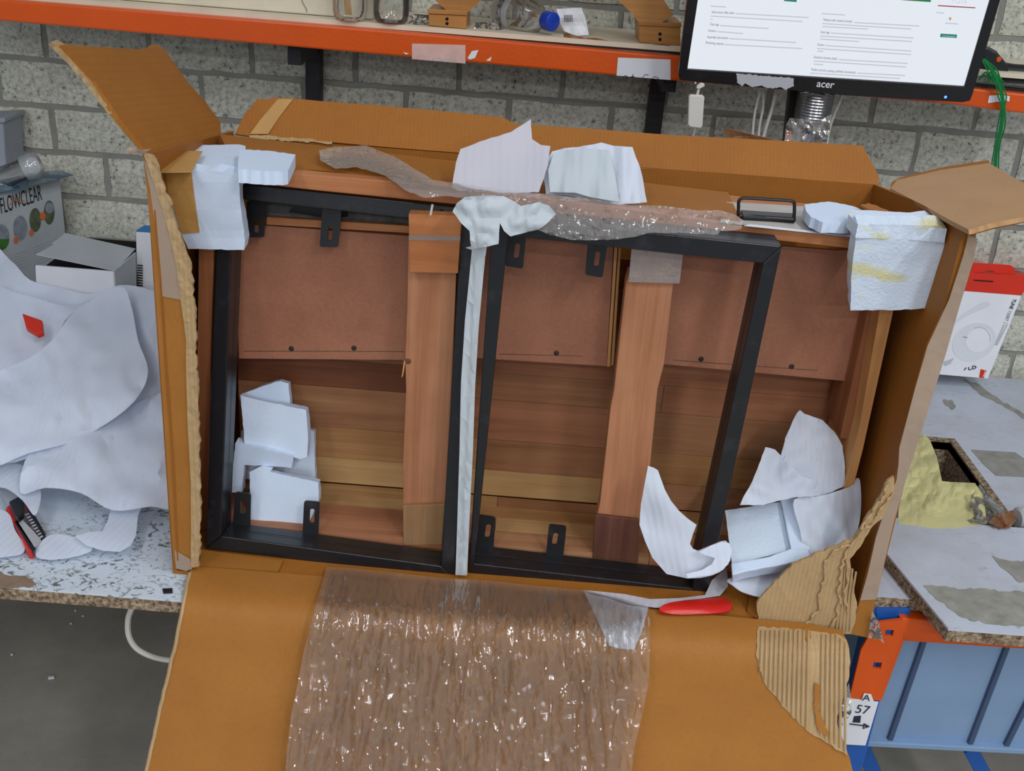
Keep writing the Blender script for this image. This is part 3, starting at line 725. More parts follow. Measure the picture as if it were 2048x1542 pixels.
for cx, cy, rx, ry in ((84, 432, 6, 8), (31, 480, 4.5, 7), (62, 465, 4, 7)): patch(ell(cx, cy, rx, ry, 14), FM, M_orangeprint, pb, 'round_badge', .0022)
for k in range(6): patch([(26, 506+k*6), (58, 496+k*6), (58, 499+k*6), (26, 509+k*6)], FM, M_greyprint, pb, 'print_line', .001)
for k in range(7): patch([(64, 492+k*6), (118, 472+k*6), (118, 475+k*6), (64, 495+k*6)], FM, M_greyprint, pb, 'print_line', .001)
o = obj('blue_tray', sheet([(-30, 392), (0, 384), (60, 372), (110, 360), (146, 349), (118, 340), (80, 344), (40, 352), (-30, 365)], ZP(zt-B+.008), lambda x, y: .01*nz(x, y, .03, .05, 1), .002, 10), M_blueplast, None, True)
tag(o, 'blue clear plastic sheet lying on top of the printed carton', 'plastic sheet')
q0, q1 = st(-40, 372, .93), st(70, 330, .97)
tb = thing('clear_tube', 'clear plastic tube with frosted end cap on the blue plastic sheet', 'tube', q1 - Vector((0, 0, .04)))
obj('tube_body', lathe(q0, q1-q0, [(0, .024), ((q1-q0).length*.9, .024)], 20), M_bag, tb, True)
obj('end_cap', lathe(q0, q1-q0, [((q1-q0).length*.80, .028), ((q1-q0).length*.84, .031), ((q1-q0).length*1.0, .031), ((q1-q0).length*1.1, .022)], 20), M_milky, tb, True)
gb = thing('storage_bin', 'grey translucent plastic bin at the left picture edge by the wall', 'bin', st(-40, 340, 1.03))
obj('bin_body', pslab([(-80, 250), (6, 244), (12, 334), (-80, 350)], YP(1.03), (0, .1, 0)), plain('grey_bin_plastic', (150, 156, 166), .4), gb, bev=.004)
obj('bin_rim', pslab([(-80, 240), (9, 236), (10, 246), (-80, 252)], YP(1.025), (0, .11, 0)), MATS['grey_bin_plastic'], gb, bev=.003)
# white open carton
wc = thing('white_carton', 'plain white carton with a dented lid behind the foam sheets', 'box', (-.85, .9, B))
WF = YP(.62)
obj('front_panel', pslab([(71, 531), (229, 543), (236, 660), (76, 650)], WF, (0, .004, 0)), M_white, wc)
bl, br = WF(71, 531), WF(229, 543); 
SF = P3(br, br + Vector((0, 0, -1)), br + Vector((.06, .26, 0)))
obj('side_panel', prism(pix([(229, 543), (272, 505), (274, 640), (236, 660)], SF), (-.003, 0, 0)), M_grey, wc)
LD = P3(WF(72, 508), WF(230, 541), WF(230, 541) + Vector((.055, .26, .012)))
obj('lid', sheet([(72, 508), (108, 489), (104, 486), (131, 466), (271, 497), (231, 541)], LD, lambda x, y: .006*nz(x, y, .02, .03, 2), .002, 18), M_grey, wc)
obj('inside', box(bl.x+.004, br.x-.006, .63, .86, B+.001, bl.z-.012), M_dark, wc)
bc = thing('small_carton', 'narrow white and blue carton standing between white carton and cardboard box', 'box', st(284, 575, .72))
CF = YP(.72)
obj('body', pslab([(272, 464), (330, 468), (330, 590), (274, 590)], CF, (0, .1, 0)), M_white, bc, bev=.001)
obj('blue_top', pslab([(272, 463), (289, 452), (340, 456), (330, 467)], ZP(CF(272, 464).z-B+.001), (0, 0, .002)), M_blueprint, bc)
for k in range(9): patch([(275, 529+k*5), (286, 530+k*5), (286, 532.4+k*5), (275, 531.4+k*5)], CF, M_blackink, bc, 'barcode_bar')
# ------------------------------------------------------------------ pile of foam sheets
PM = YL(.0, .012, .60, .27)
def fold(sx, sy, a1, seed, extra=None):
    def f(x, y):
        d = a1*nz(x, y, sx, sy, seed) + a1*.35*ridge(x, y, sx*2.7, sy*2.7, seed+3)
        return d + (extra(x, y) if extra else 0)
    return f
def lift(m, dz): return PP(m(150, 800) + m.n*dz, m.n)
fs = 'loose white foam wrapping sheets on the left bench'
def fsheet(name, pts, m, disp, lab, mat=M_sheet, step=14, th=.0016, sm=True, cat='foam sheet', grp=None, rough=(0, 0)):
    o = obj(name, sheet(pts, m, disp, th, step, rough, 3, sm), mat, None, True)
    return tag(o, lab, cat, grp)
fsheet('foam_sheet', [(-40, 500), (20, 520), (60, 560), (120, 575), (180, 588), (240, 570), (300, 580), (345, 610), (350, 780), (348, 900), (250, 930), (120, 900), (-40, 900)], lift(PM, -.012),
       fold(.013, .013, .03, 1), 'broad white foam sheet at the back of the pile on the left bench', grp=fs)
fsheet('foam_sheet', [(-40, 585), (40, 588), (130, 612), (180, 600), (130, 640), (112, 700), (98, 760), (40, 800), (-40, 830)], lift(PM, .02), fold(.02, .012, .02, 5), 'white foam sheet fold at the left edge of the pile, beside the red piece', grp=fs)
fsheet('foam_sheet', [(-40, 775), (60, 715), (108, 676), (150, 622), (238, 574), (262, 610), (276, 680), (296, 740), (278, 790), (230, 835), (150, 880), (60, 905), (-40, 930)], lift(PM, .035),
       fold(.008, .008, .035, 9, lambda x, y: .00035*max(0, y-800)), 'large smooth white foam sheet draped over the front of the pile', grp=fs)
fsheet('foam_sheet', [(60, 905), (140, 880), (220, 840), (285, 800), (348, 790), (352, 900), (350, 1010), (300, 1012), (225, 1020), (160, 985), (90, 975), (40, 985)], lift(PM, .0),
       fold(.02, .02, .02, 12), 'crinkled white foam sheet under the front edge of the pile', grp=fs)
BM = YL(-.03, .006, .35, .05)
fsheet('foam_strip', [(250, 975), (280, 940), (330, 905), (352, 905), (352, 935), (320, 965), (290, 1000), (276, 1030), (272, 1070), (262, 1090), (240, 1102), (205, 1100), (172, 1090), (150, 1072), (178, 1064), (205, 1062), (216, 1040), (224, 1005)], lift(BM, .01),
       fold(.02, .014, .006, 15), 'white foam tongue hanging from the pile towards the bench edge', grp=fs, sm=False)
fsheet('foam_strip', [(72, 1112), (80, 1085), (110, 1068), (160, 1078), (185, 1095), (165, 1108), (110, 1118)], lift(BM, .002), fold(.03, .03, .004, 18), 'small flat white foam strip on the bench beside the knife', grp=fs)
fsheet('foam_strip', [(-40, 920), (20, 925), (62, 940), (82, 985), (70, 1030), (45, 1000), (10, 975), (-40, 968)], lift(BM, .02), fold(.03, .03, .012, 21), 'white foam sheet corner behind the knife blade', grp=fs)
fsheet('foam_strip', [(-40, 1020), (14, 1024), (30, 1060), (50, 1095), (30, 1110), (-40, 1106)], lift(BM, .001), fold(.03, .03, .004, 24), 'white foam scrap under the red knife at left picture edge', grp=fs)
o = obj('red_piece', prism([p for p in pix([(44, 626), (84, 640), (86, 664), (74, 668), (52, 655)], lift(PM, .055))], PM.n*-.012), M_redcard, bev=.002)
tag(o, 'small red card corner showing through the foam sheets', 'card')
# snap-off knife
kz = .020
KM = ZP(kz)
kn = thing('utility_knife', 'red snap-off utility knife with extended blade on the left bench', 'knife', KM(45, 1060) - Vector((0, 0, kz)))
KB = ZP(.004)
obj('red_shell', pslab(smooth_outline([(15, 1030), (24, 1028), (38, 1044), (62, 1092), (70, 1108), (66, 1117), (55, 1112), (35, 1070), (16, 1044)], 3), KB, (0, 0, .016)), M_red, kn, bev=.002)
obj('red_shell', pslab([(48, 1012), (56, 1016), (92, 1078), (86, 1082), (50, 1026)], KB, (0, 0, .014)), M_red, kn, bev=.002)
obj('dark_grip', pslab([(28, 1048), (36, 1046), (72, 1102), (66, 1110)], ZP(.016), (0, 0, .006)), M_blackpl, kn, bev=.001)
obj('dark_grip', pslab([(54, 1018), (62, 1022), (92, 1075), (84, 1083), (76, 1078)], ZP(.014), (0, 0, .008)), M_blackpl, kn, bev=.001)
obj('metal_rail', pslab([(32, 1048), (44, 1042), (82, 1082), (70, 1098), (62, 1092)], ZP(.018), (0, 0, .004)), M_steel, kn)
bm = bmesh.new()
for k in range(9): pslab([(50+k*3.6, 1030+k*5.6), (58+k*3.4, 1027+k*5.6), (59+k*3.4, 1029+k*5.6), (51+k*3.6, 1032+k*5.6)], ZP(.0225), (0, 0, .0015), bm)
obj('rail_teeth', bm, M_steel, kn)
obj('blade', pslab([(-12, 972), (24, 978), (38, 1002), (16, 1014), (2, 984)], ZP(.018), (0, 0, .0012)), M_steel, kn)
obj('slider', pslab([(19, 1014), (38, 1004), (50, 1014), (49, 1038), (38, 1048), (30, 1040)], ZP(.021), (0, 0, .012)), M_blackpl, kn, bev=.003)
# ------------------------------------------------------------------ right benches
hA = ZP(0)(1890, 885)
hx, hy1, hy0 = .985, hA.y, .335
rb = thing('rear_bench', 'white board bench at the right wall with a square cut-out', 'workbench', (1.2, .8, 0))
bm = holed([(.525, hy0-.24, B-.018), (2.3, hy0-.24, B-.018), (2.3, WY-.012, B-.018), (.525, WY-.012, B-.018)],
           [[(.66, hy0+.0, B-.018), (hx, hy0+.0, B-.018), (hx, hy1, B-.018), (.66, hy1, B-.018)]], (0, 0, .018))
obj('worktop', bm, M_bench2, rb)
obj('front_edge', box(.525, .735, .090, .0945, B-.02, B-.001), M_chip, rb)
bm = bmesh.new()
box(hx, hx+.016, hy0, hy1+.016, B-.14, B+.004, bm); box(.66, hx, hy1, hy1+.016, B-.14, B+.004, bm)
obj('cut_out_lining', bm, M_chip, rb)
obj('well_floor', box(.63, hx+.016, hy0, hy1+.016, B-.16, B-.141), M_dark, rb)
for x in (.6, 2.0): obj('leg', box(x, x+.05, 1.0, 1.05, 0, B-.018), M_upright, rb)
patch([(1942, 900), (2030, 905), (2060, 926), (2060, 955), (1992, 952), (1968, 930)], ZP(0), M_worn, rb, 'worn_patch', .0008)
patch(rough_outline([(1925, 758), (1960, 790), (2010, 815), (2060, 845), (2060, 836), (2000, 800), (1960, 770)], 2, 8, 7), ZP(0), M_worn, rb, 'worn_patch', .0008)
patch(rough_outline([(1885, 800), (1902, 800), (1912, 812), (1905, 820), (1892, 812)], 2, 5, 8), ZP(0), M_worn, rb, 'worn_patch', .0008)
sz = .026
sl = thing('front_slab', 'thick white-faced chipboard slab lying on the right bench front', 'board', (1.2, .15, B+.001))
s0, s1, s2 = ZP(sz)(1775, 1085), ZP(sz)(1897, 1257), ZP(sz)(1786, 1041)
ys = ZP(sz)(2048, 1056).y
bm = prism([(s1.x, s1.y, B+sz-.004), (2.2, s1.y+.012, B+sz-.004), (2.2, ys, B+sz-.004), (s2.x-.06, ys, B+sz-.004), (s0.x-.03, s0.y+.06, B+sz-.004)], (0, 0, .004))
obj('white_face', bm, M_bench2, sl)
obj('core_board', prism([(s1.x, s1.y, B+.0015), (2.2, s1.y+.012, B+.0015), (2.2, ys, B+.0015), (s2.x-.06, ys, B+.0015), (s0.x-.03, s0.y+.06, B+.0015)], (0, 0, sz-.0056)), M_chip, sl)
patch(rough_outline([(1846, 1172), (1900, 1176), (1980, 1180), (2080, 1186), (2080, 1258), (1990, 1250), (1925, 1236), (1880, 1204)], 3, 8, 4), ZP(sz), M_worn, sl, 'worn_patch', .0009)
patch(rough_outline([(1984, 1112), (2010, 1120), (2070, 1122), (2070, 1160), (2040, 1166), (2010, 1140)], 3, 8, 5), ZP(sz), M_worn, sl, 'worn_patch', .0009)
# headphone carton
HF = P3((1.05, 1.03, B), (1.35, 1.05, B), (1.05, 1.075, B+.30))
hb = thing('headphone_carton', 'white carton with red top and headphone print on the right bench', 'box', (1.15, 1.06, B))
obj('body', pslab([(1905, 575), (1932, 582), (2043, 591), (1976, 757), (1880, 749), (1845, 742)], HF, .07), M_white, hb)
obj('red_top', pslab([(1905, 560), (1946, 543), (1952, 546), (2066, 552), (2043, 591), (1905, 580)], PP(HF(1950, 600)+HF.n*.0008, HF.n), .072), M_redcard, hb)
obj('hang_tab', pslab([(1940, 546), (1947, 525), (2020, 530), (2028, 535), (2033, 552), (1995, 552), (1986, 541), (1970, 541), (1966, 552)], PP(HF(1950, 600)-HF.n*.02, HF.n), .001), M_redcard, hb)
patch([(1947, 559), (1986, 562), (1986, 564), (1947, 561)], HF, M_dark, hb, 'slot', .0022)
patch(smooth_outline([(1912, 640), (1935, 622), (1968, 604), (1980, 608), (1975, 614), (1945, 626), (1920, 640), (1908, 652)], 3), HF, M_greyprint2, hb, 'headphone_print', .001)
patch(ell(1948, 684, 46, 36, 24, -.5), HF, M_greyprint2, hb, 'headphone_print', .0008)
patch(ell(1957, 680, 27, 23, 24, -.6), HF, M_white, hb, 'headphone_print', .0014)
patch([(1886, 724), (1908, 716), (1900, 728), (1889, 732)], HF, M_greyprint, hb, 'headphone_print', .001)
stroke([HF(1957+23*math.cos(a2), 678+24*math.sin(a2)) for a2 in (-2.0+k*.22 for k in range(11))], HF, M_greyprint, hb, 'headphone_print', .0006, .002)
stroke([HF(1926, 673), HF(1934, 675)], HF, M_greyrag, hb, 'headphone_print', .0006, .002)
write(hb, 'TUNE', HF, (2026, 597), (2018, 617), M_blackink, up=(2033, 598.5), bold=.02)
write(hb, '720BT |', HF, (2017, 620), (2008, 645), M_greyrag, up=(2023, 621))
for k in range(2): patch([(2007+k*6, 648), (2010+k*6, 648), (1992+k*3, 690), (1988+k*3, 690)], HF, M_greyprint, hb, 'print_line', .001)
for p in ([(1928, 740), (1932, 735)], [(1937, 734), (1937, 739), (1942, 739)], [(1945, 732), (1944, 738), (1949, 737), (1952, 734), (1950, 732), (1945, 732)]):
    stroke([HF(*q) for q in p], HF, M_ink, hb, 'handwriting', .0012)
patch([(1961, 738), (1973, 741), (1967, 756), (1958, 755)], HF, M_redcard, hb, 'logo_patch', .0012)
write(hb, 'JBL', HF, (1969.5, 742), (1963.5, 754), M_white, lift=.0026, up=(1973, 743.5), bold=.02)
# yellow plastic bag stuffed into the cut-out
yb = obj('yellow_bag', sheet([(1796, 1046), (1800, 960), (1822, 900), (1846, 866), (1860, 880), (1874, 915), (1884, 962), (1902, 964), (1950, 966), (1966, 990), (1974, 1046), (1900, 1060)],
   YL(.36, .03, .72, .05), lambda x, y: (.03*nz(x, y, .014, .016, 2) + .020*ridge(x, y, .024, .022, 4) + .007*ridge(x, y, .06, .055, 6) - .010)*min(1, max(.08, (1046-y)/50)), .0008, 5, smooth=False), M_yellow)
tag(yb, 'crumpled pale yellow plastic bag stuffed in the bench cut-out', 'bag')
o = obj('plastic_scrap', sheet([(1944, 985), (1960, 968), (1985, 1000), (2012, 1022), (2020, 1046), (1960, 1048), (1935, 1040)], YL(.36, .03, .6, .04), lambda x, y: .03*nz(x, y, .05, .05, 7), .0006, 5), M_film2)
tag(o, 'crumpled clear plastic at the right end of the bench cut-out', 'plastic')
o = obj('brown_bundle', sheet([(1976, 1044), (1990, 1032), (2006, 1024), (2024, 1021), (2036, 1022), (2034, 1038), (2022, 1054), (2000, 1057)], YL(.345, .035, .5, .05), lambda x, y: .022*nz(x, y, .05, .05, 3) + .008*ridge(x, y, .1, .09, 2), .001, 4), M_brownfilm)
tag(o, 'small crumpled brown wrapper at the right corner of the cut-out', 'scrap')
q = ZP(.03)(2046, 1036); o = obj('grey_roll', lathe(q + Vector((-.012, 0, -.002)), (1, .2, 0), [(0, .018), (.004, .022), (.05, .022)], 16), M_grey, None, True)
tag(o, 'grey white roll end at the right picture edge on the bench', 'roll')
# ------------------------------------------------------------------ rack under the right bench
RY = .075
rk = thing('pallet_rack', 'orange and blue steel rack frame carrying the right bench', 'rack', (.9, RY, 0))
rm = YP(RY)
obj('beam', pslab([(1800, 1236), (2100, 1262), (2100, 1302), (1806, 1283)], rm, (0, .04, 0)), M_orange, rk, bev=.003)
def slot(x, y, w=18, h=13): return pix([(x-w/2+1, y-h/2), (x+w/2, y-h/2+1), (x+w/2-3, y+h/2), (x-w/2-1, y+h/2-1)], rm)
obj('end_plate', holed(pix([(1752, 1246), (1806, 1239), (1807, 1284), (1763, 1401), (1741, 1400), (1728, 1388), (1722, 1400), (1699, 1397), (1722, 1300)], YP(RY-.004)),
    [[p + Vector((0, -.004, 0)) for p in slot(1778, 1263)], [p + Vector((0, -.004, 0)) for p in slot(1754, 1328)]], (0, .006, 0)), M_orange, rk)
stroke([rm(1765, 1275), rm(1760, 1305), rm(1748, 1360), rm(1742, 1385)], YP(RY-.004), M_dark, rk, 'plate_seam', .0008, .0004)
obj('upright', box(rm(1752, 1240).x-.004, rm(1806, 1240).x, RY+.004, RY+.05, 0, B-.045), M_blue, rk, bev=.003)
um = YP(RY+.012)
obj('channel_front', pslab([(1752, 1216), (1819, 1216), (1820, 1240), (1755, 1240)], um, (0, .003, 0)), M_blue, rk)
obj('channel_side', pslab([(1808, 1214), (1821, 1216), (1820, 1240), (1808, 1238)], YP(RY+.014), (0, .05, 0)), M_blue, rk)
obj('channel_side', pslab([(1746, 1214), (1756, 1216), (1757, 1240), (1746, 1238)], YP(RY+.014), (0, .05, 0)), M_blue, rk)
for (a_, b2) in (((1722, 1486), (1772, 1600)), ((1942, 1500), (1996, 1600))):
    m = YP(.32); p, q2 = m(*a_), m(*b2); d_ = (q2-p).normalized()
    obj('brace', obox((p+q2)/2, d_, (0, 1, 0), d_.cross(Vector((0, 1, 0))), (q2-p).length*1.1, .02, .03), M_blue, rk, bev=.002)
lc = thing('label_card', 'white card marked 57 with an arrow on the rack upright', 'card', YP(RY-.006)(1722, 1492))
lm = YP(RY-.006)
obj('card', pslab([(1690, 1396), (1757, 1404), (1731, 1491), (1672, 1488)], lm, (0, .0012, 0)), M_white, lc)
patch([(1722, 1402), (1728, 1386), (1742, 1388), (1748, 1404)], YP(RY-.0062), M_white, lc, 'card_tongue', .0006)
write(lc, '57', lm, (1708, 1424), (1736, 1428), M_ink, up=(1711, 1408))
write(lc, 'A', lm, (1723, 1399), (1739, 1400), M_ink, up=(1725, 1387), lift=.003)
patch([(1708, 1432), (1722, 1431), (1720, 1445), (1705, 1444)], lm, M_ink, lc, 'ink_block')
stroke([lm(1699, 1447), lm(1737, 1452)], lm, M_ink, lc, 'arrow')
stroke([lm(1728, 1447), lm(1738, 1452), lm(1726, 1456), lm(1728, 1447)], lm, M_ink, lc, 'arrow')
# grey crate under the bench
a_, b2, c2 = YP(.14)(1795, 1283), YP(.14)(2048, 1297), YP(.20)(1730, 1490)
CR = P3(a_, b2, c2)
cr_ = thing('grey_crate', 'large ribbed grey plastic crate under the right bench', 'crate', YP(.2)(1880, 1500))
obj('side_panel', pslab([(1795, 1270), (2090, 1288), (2090, 1506), (1726, 1489)], CR, (0, .5, .0)), M_crate, cr_)
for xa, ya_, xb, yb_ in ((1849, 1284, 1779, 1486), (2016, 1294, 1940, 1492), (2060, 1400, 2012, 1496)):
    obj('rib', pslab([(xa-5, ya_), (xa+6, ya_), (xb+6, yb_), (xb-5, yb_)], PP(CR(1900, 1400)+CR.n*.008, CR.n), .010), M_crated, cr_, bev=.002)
obj('rim', pslab([(1724, 1484), (2090, 1502), (2090, 1511), (1722, 1493)], PP(CR(1900, 1400)+CR.n*.014, CR.n), .02), M_crate, cr_, bev=.002)
# ------------------------------------------------------------------ the big cardboard box
BX0, BX1, BD, TH = -.528, .6115, .43, .007
cb = thing('cardboard_box', 'large brown torn-open cardboard box standing on the benches', 'box', (.045, .2, B))
obj('bottom_panel', box(BX0, BX1, .0, BD, B+.0005, B+TH), M_card, cb)
zc0, zc1 = YP(BD)(440, 272).z, YP(BD)(1757, 370).z
obj('back_panel', prism([(BX0, BD, B+TH), (BX1, BD, B+TH), (BX1, BD, zc1), (BX0, BD, zc0)], (0, TH, 0)), M_cardz, cb)
obj('left_panel', prism([(BX0, .0, B+TH), (BX0, BD, B+TH), (BX0, BD, zc0+.010), (BX0, .0, B+.690)], (TH, 0, 0)), M_cardz, cb)
obj('right_panel', prism([(BX1, .0, B+TH), (BX1, BD, B+TH), (BX1, BD, zc1), (BX1, .0, B+.685)], (-TH, 0, 0)), M_cardz, cb)
# back flap, leaning away
zc = (zc0+zc1)/2
c0, c1 = Vector((BX0, BD, zc0)), Vector((BX1, BD, zc1))
BF = P3(c0, c1, c0 + Vector((0, .06, .09)))
def bfd(x, y): return .004*nz(x, y, .01, .03, 2) + .008*max(0, 1-abs(x-1342)/10)*0
flp = obj('back_flap', sheet([(470, 268), (488, 230), (515, 197), (533, 199), (547, 195), (588, 197), (640, 202), (760, 211), (880, 222), (1002, 234), (1014, 239), (1027, 247), (1200, 259), (1342, 270), (1556, 281), (1640, 286), (1724, 291), (1742, 322), (1758, 353), (1757, 372), (1600, 358), (1400, 343), (1280, 338), (1000, 312), (760, 293), (660, 284), (560, 276), (500, 272)], BF, bfd, .006, 30), M_card, cb)
obj('tape_strip', sheet([(500, 268), (520, 240), (556, 198), (586, 198), (560, 232), (536, 268)], PP(BF(600, 240)+BF.n*.003, BF.n), None, .0006, 20), M_tapetan, flp)
obj('torn_ridge', sheet(rough_outline([(498, 271), (545, 272), (600, 277), (664, 283), (664, 288), (600, 283), (548, 280), (500, 280)], 2, 7, 4), PP(BF(600, 240)+BF.n*.004, BF.n), lambda x, y: .002*nz(x, y, .1, .2), .003, 8), M_raw, flp)
# left flap folded outwards
fa, fb, fc = Vector((BX0, 0, B+.684)), Vector((BX0, BD, zc0)), YP(0)(112, 82)
LF = P3(fa, fb, fc)
lf = obj('left_flap', sheet([(284, 292), (239, 236), (188, 161), (150, 118), (122, 90), (130, 89), (200, 94), (290, 99), (310, 92), (330, 100), (372, 160), (412, 205), (441, 246), (442, 284), (400, 290), (350, 300), (302, 318)], LF, lambda x, y: .004*nz(x, y, .02, .02, 5), .007, 22), M_card, cb)
LF2 = PP(LF(250, 200)+LF.n*.004, LF.n)
obj('torn_edge', sheet(rough_outline([(103, 84), (113, 79), (131, 90), (165, 130), (192, 165), (243, 230), (268, 262), (288, 288), (282, 290), (236, 240), (183, 170), (150, 130), (120, 100)], 1.5, 9, 7), LF2, lambda x, y: .003*nz(x, y, .08, .08, 3), .006, 9), M_raw, lf)
obj('rolled_edge', sheet([(290, 99), (300, 90), (313, 88), (328, 99), (380, 170), (412, 205), (440, 244), (437, 258), (424, 242), (390, 205), (355, 165), (320, 118), (304, 106)], LF2, lambda x, y: -.006+.004*nz(x, y, .05, .05, 8), .006, 12), M_cardflap, lf)
# right flap folded outwards
ra, rb_, rc = Vector((BX1, 0, B+.690)), Vector((BX1, BD, zc1)), YP(BD)(1980, 330)
RF = P3(ra, rb_, rc)
rf = obj('right_flap', sheet([(1780, 377), (1794, 360), (1882, 340), (1978, 326), (2010, 345), (2048, 366), (2120, 400), (2120, 418), (2048, 433), (1984, 446), (1950, 456), (1937, 459), (1900, 440), (1850, 412)], RF, lambda x, y: .004*nz(x, y, .015, .03, 3), .007, 20), M_cardy, cb)
obj('rolled_edge', sheet([(1780, 377), (1784, 364), (1800, 355), (1882, 335), (1976, 320), (1983, 331), (1900, 348), (1800, 370)], PP(RF(1900, 400)+RF.n*.006, RF.n), lambda x, y: .003*nz(x, y, .05, .05, 8), .007, 12), M_card, rf)
obj('rolled_edge', sheet([(1937, 459), (1950, 448), (1984, 440), (2048, 427), (2120, 412), (2120, 420), (2048, 436), (1984, 450), (1955, 458)], PP(RF(1900, 400)+RF.n*.004, RF.n), lambda x, y: .002*nz(x, y, .05, .05, 9), .006, 12), M_card, rf)
obj('corner_tab', pslab([(1761, 382), (1768, 383), (1785, 391), (1781, 410), (1758, 404)], YP(BD-.02), (0, .004, 0)), M_card, cb)
# strips of the cut-out front panel left on both sides
FP = YP(-.004)
ledge = [(305, 310), (320, 352), (335, 395), (350, 443), (369, 495), (380, 529), (384, 574), (390, 620), (393, 669), (391, 700), (395, 780), (398, 850), (399, 900), (401, 1000), (400, 1060), (398, 1133)]
inner = [(289, 306), (300, 336), (318, 390), (334, 440), (349, 500), (357, 540), (362, 590), (370, 640), (375, 680), (375, 740), (378, 850), (384, 960), (385, 1060), (384, 1136)]
fl = obj('front_strip', sheet([(285, 304)] + inner + [(352, 1137), (347, 1120), (338, 1000), (325, 800), (314, 640), (303, 480), (296, 400)], FP, lambda x, y: .002*nz(x, y, .03, .01, 2), .006, 30), M_cardflap, cb)
obj('torn_edge', sheet(rough_outline(ledge, 2.2, 8, 3, False) + [(398, 1133)] + [(x-3, y) for x, y in inner[::-1]], YP(-.007), lambda x, y: .003*nz(x, y, .12, .04, 6), .006, 9), M_raw, fl)
obj('tape_strip', sheet([(287, 318), (300, 336), (318, 390), (334, 440), (349, 500), (357, 540), (362, 600), (322, 592), (310, 450), (300, 380)], YP(-.0055), None, .0006, 30), M_tape, fl)
obj('fold_crease', tube([YP(-.0045)(x, y) for x, y in ((310, 420), (322, 560), (333, 740), (345, 900), (352, 1040), (356, 1120))], .0018, 6), M_cardz, fl)
obj('tape_strip', sheet([(352, 1137), (349, 1100), (380, 1118), (384, 1138), (372, 1142)], YP(-.0055), None, .0006, 30), M_tape, fl)
o = obj('torn_tape', sheet([(246, 299), (262, 293), (280, 300), (302, 298), (286, 308), (262, 308)], YP(-.012), lambda x, y: .008*nz(x, y, .06, .08, 2), .0006, 6), M_tape, fl)
tr = obj('front_strip', sheet([(1937, 458), (1953, 466), (1942, 528), (1917, 610), (1889, 707), (1863, 790), (1838, 869), (1812, 950), (1786, 1039), (1767, 1120), (1752, 1191), (1739, 1276), (1700, 1268), (1720, 1200), (1770, 1010), (1798, 935), (1800, 895), (1812, 850), (1831, 778), (1856, 692), (1899, 600), (1928, 500)], FP, lambda x, y: .002*nz(x, y, .03, .01, 3), .006, 30), M_cardflap, cb)
obj('tape_strip', sheet([(1937, 470), (1955, 478), (1945, 528), (1920, 610), (1892, 707), (1866, 790), (1841, 869), (1815, 950), (1789, 1039), (1770, 1120), (1753, 1199), (1720, 1201), (1735, 1150), (1752, 1075), (1776, 1000), (1793, 960), (1797, 930), (1799, 895), (1811, 850), (1830, 778), (1855, 692), (1898, 600), (1927, 510)], YP(-.0062), lambda x, y: .0025*nz(x, y, .06, .012, 6), .0006, 16), M_tape, tr)
tp = obj('torn_panel', sheet(rough_outline([(1788, 953), (1790, 980), (1770, 1030), (1748, 1050), (1726, 1085), (1700, 1118), (1706, 1165), (1714, 1205), (1712, 1235), (1702, 1268), (1606, 1258), (1512, 1252), (1517, 1235), (1514, 1207), (1535, 1180), (1585, 1130), (1640, 1104), (1683, 1088), (1708, 1076), (1725, 1050), (1750, 1010), (1775, 962)], 1.8, 9, 5), YP(-.010), lambda x, y: .003*nz(x, y, .05, .02, 4), .005, 14), M_raw, cb, label='torn bare corrugated corner of the front panel')
for k, pts in enumerate(([(1700, 1090), (1668, 1100), (1648, 1130), (1650, 1160), (1638, 1190), (1640, 1215), (1622, 1240), (1604, 1258)], [(1745, 1046), (1722, 1064), (1705, 1085), (1684, 1120), (1682, 1150), (1676, 1180), (1680, 1205), (1668, 1240), (1660, 1262)], [(1780, 965), (1764, 995), (1740, 1030), (1716, 1062)], [(1786, 985), (1766, 1012), (1744, 1040)], [(1692, 1118), (1694, 1150), (1690, 1190), (1696, 1230)])):
    w = rough_outline(pts, 3.5, 7, k, False)
    obj('tear_ridge', tube([YP(-.0125)(x, y) + Vector((0, -.001, 0)) for x, y in w], [.0016 + .0014*((i*7) % 3)/2 for i in range(len(w))], 6), M_raw, tp)
bm = bmesh.new()
for k in range(5): tube([YP(-.011)(1684+k*7, 1120+k*6), YP(-.011)(1680+k*6, 1190), YP(-.011)(1672+k*7, 1262)], .0017, 6, bm)
obj('flute_ridges', bm, M_raw, tp)['kind'] = 'stuff'
# inner layer on the bottom
obj('inner_flap', pslab([(402, 1103), (566, 1125), (557, 1146), (399, 1136)], ZP(TH+.0005), (0, 0, .004)), M_cardflap, cb)
obj('inner_flap', pslab([(1500, 1186), (1525, 1190), (1514, 1238), (1494, 1225)], ZP(TH+.0005), (0, 0, .006)), M_card, cb)
# front flap hanging over the bench edge
PROF = [(.004, .0125), (-.045, .0115), (-.072, .006), (-.086, -.006), (-.098, -.035), (-.118, -.095), (-.180, -.25), (-.30, -.50)]
PROF = [(q.x, q.y) for q in spline([(y, z, 0) for y, z in PROF], 4)]
PR = profile(PROF)
def PRo(d): return profile([(y-d*.9, z+d*.35) for y, z in PROF])
ff = obj('front_flap', sheet([(382, 1132), (480, 1139), (650, 1153), (900, 1177), (1200, 1207), (1299, 1217), (1512, 1238), (1606, 1246), (1684, 1260), (1697, 1290), (1700, 1330), (1690, 1385), (1674, 1442), (1686, 1480), (1699, 1515), (1712, 1570), (1722, 1640), (286, 1640), (287, 1570), (296, 1530), (318, 1430), (340, 1335), (355, 1270), (366, 1215), (374, 1170)], PR, lambda x, y: .003*nz(x, y, .008, .008, 3), .006, (34, 11)), M_cardflap, cb, True)
